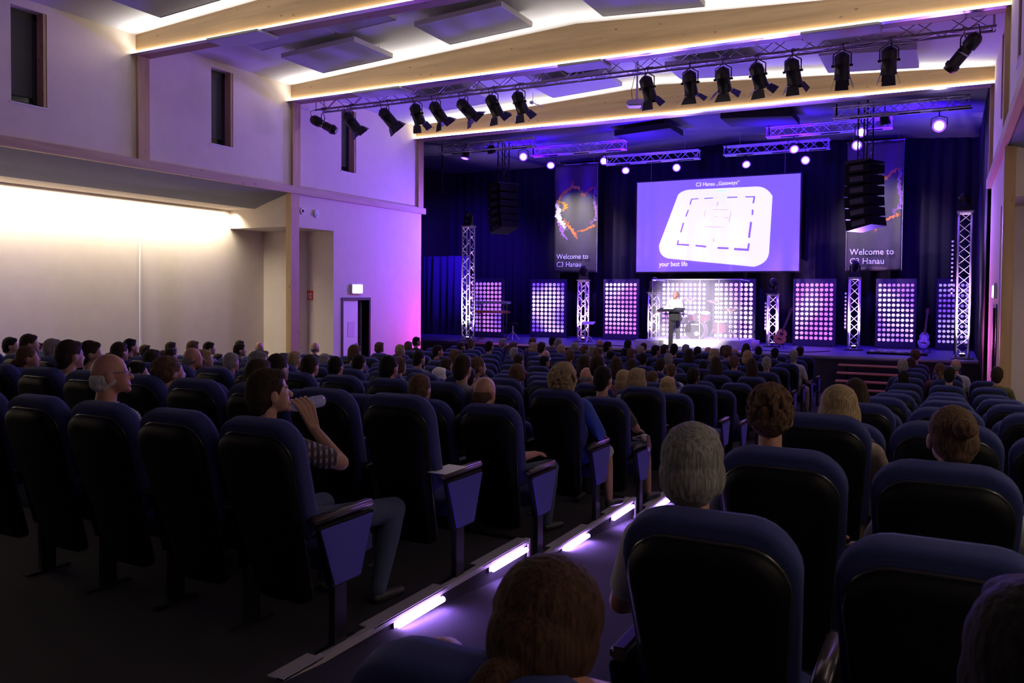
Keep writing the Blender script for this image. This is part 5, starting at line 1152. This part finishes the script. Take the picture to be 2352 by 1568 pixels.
# plush toy on the armrest of the fifth row
p = PY(1480, 1006, 7.62+.35)
t = thing('plush_toy', 'small pale plush dog toy lying on the fifth aisle armrest', 'toy', (p.x, p.y, p.z)); pm = mat('plush', (.6, .5, .48), .95, bump=.6, bscale=80)
m_ = blob('toy', [('e', (0, 0, 0), (.055, .05, .045)), ('e', (-.05, -.01, 0), (.03, .03, .025)), ('c', (.03, 0, -.02), (.05, 0, -.12), .018, .014), ('c', (-.06, .04, -.01), (-.13, .05, -.02), .02, .018)], .006, 2); obj('plush_body', m_, pm, t)
obj('ear', blob('ear', [('c', (.045, -.02, .02), (.06, -.03, -.06), .02, .022)], .005, 1), mat('plush_dark', (.2, .12, .1), .95), t)
b = B()
for q in ((-.055, -.04, .01), (-.03, -.05, .015)): bmesh.ops.create_icosphere(b, subdivisions=2, radius=.009, matrix=Matrix.Translation(q))
obj('eyes', b, black_m, t)
# leaflet on the second armrest
y_ = ROWL[1]; b = B(); box(b, -2.96+.19, -2.96+.33, y_+.10, y_+.36, .75+.683, .75+.686); tag(obj('leaflet', b, white_m), 'white leaflet lying on the armrest of the second aisle seat', 'paper')
# walking stick / white cable loop by the seventh row
p0 = PY(1612, 982, ROWL[6]+.35); b = B(); polytube(b, [p0, p0+Vector((.05, 0, -.0)), p0+Vector((.09, 0, -.04)), p0+Vector((.10, 0, -.3))], .01, 8); tag(obj('crutch', b, white_m, None, True), 'thin white crutch standing beside the aisle seats in the seventh row', 'crutch')

# ---- the speaker on the stage ----
px_ = PY(1552, 700, 25.0).x
S_ = lambda *a: a
def speaker():
    hz = 1.60
    H = [('e', (0, 0, hz+.0), (.077, .097, .105)), ('e', (0, -.05, hz-.07), (.055, .055, .06)), ('c', (0, -.095, hz), (0, -.12, hz-.035), .01, .015), ('e', (-.08, 0, hz-.03), (.01, .02, .03)), ('e', (.08, 0, hz-.03), (.01, .02, .03)), ('c', (0, .01, hz-.2), (0, 0, hz-.1), .058, .054)]
    T = [('e', (0, 0, 1.25), (.18, .115, .2)), ('e', (0, 0, 1.02), (.155, .11, .17)), ('e', (0, 0, .90), (.17, .12, .12)), ('c', (-.15, 0, 1.38), (.15, 0, 1.38), .065, .065)]
    A = [('c', (-.19, 0, 1.36), (-.30, -.06, 1.12), .052, .042), ('c', (-.30, -.06, 1.12), (-.38, -.30, 1.08), .04, .027), ('c', (.19, 0, 1.36), (.27, -.04, 1.1), .052, .042), ('c', (.27, -.04, 1.1), (.12, -.3, 1.14), .04, .027)]
    Lg = [('c', (-.09, 0, .88), (-.11, -.02, .48), .085, .06), ('c', (-.11, -.02, .48), (-.12, 0, .08), .055, .04), ('c', (.09, 0, .88), (.11, -.02, .48), .085, .06), ('c', (.11, -.02, .48), (.12, 0, .08), .055, .04)]
    hd = hand_prims((-.38, -.3, 1.08), (-.2, -1, 0), (0, 0, -1), .4, 1, 1)+hand_prims((.12, -.3, 1.14), (-.3, -1, .1), (0, 0, -1), .5, 1, -1)
    g8 = lambda P, e: [(p[0], p[1], tuple(c+e for c in p[2])) if p[0] == 'e' else ('c', p[1], p[2], p[3]+e, p[4]+e) for p in P]
    o = bpy.data.objects.new('person', blob('speaker_body', H+T+A+Lg+hd, .011, 2)); o.data.materials.append(skin_r); C.objects.link(o); o.location = (px_, 24.95, SZ); o.rotation_euler = (0, 0, R(-12))
    tag(o, 'person in a white shirt standing at the lectern with hands spread', 'person')
    obj('shirt', blob('sp_shirt', g8(T, .014)+g8([A[0], A[2]], .014)+g8([A[1], A[3]], .01), .012, 2), CM['white'], o)
    obj('trousers', blob('sp_tr', g8(Lg, .014)+[('e', (0, 0, .88), (.18, .13, .12))], .014, 2), CM['grey'], o)
    for s_ in (-1, 1): obj('shoe', blob('sp_shoe', [('c', (s_*.12, .03, .045), (s_*.13, -.16, .035), .042, .036)], .012, 1), shoe_m, o)
    hm = blob('sp_hair', [('e', (0, .02, hz+.02), (.086, .095, .1)), ('e', (0, .05, hz-.02), (.08, .07, .08))], .01, 1); obj('hair', hm, HM['blond'], o)
speaker()
bpy.data.scenes.remove(WS)
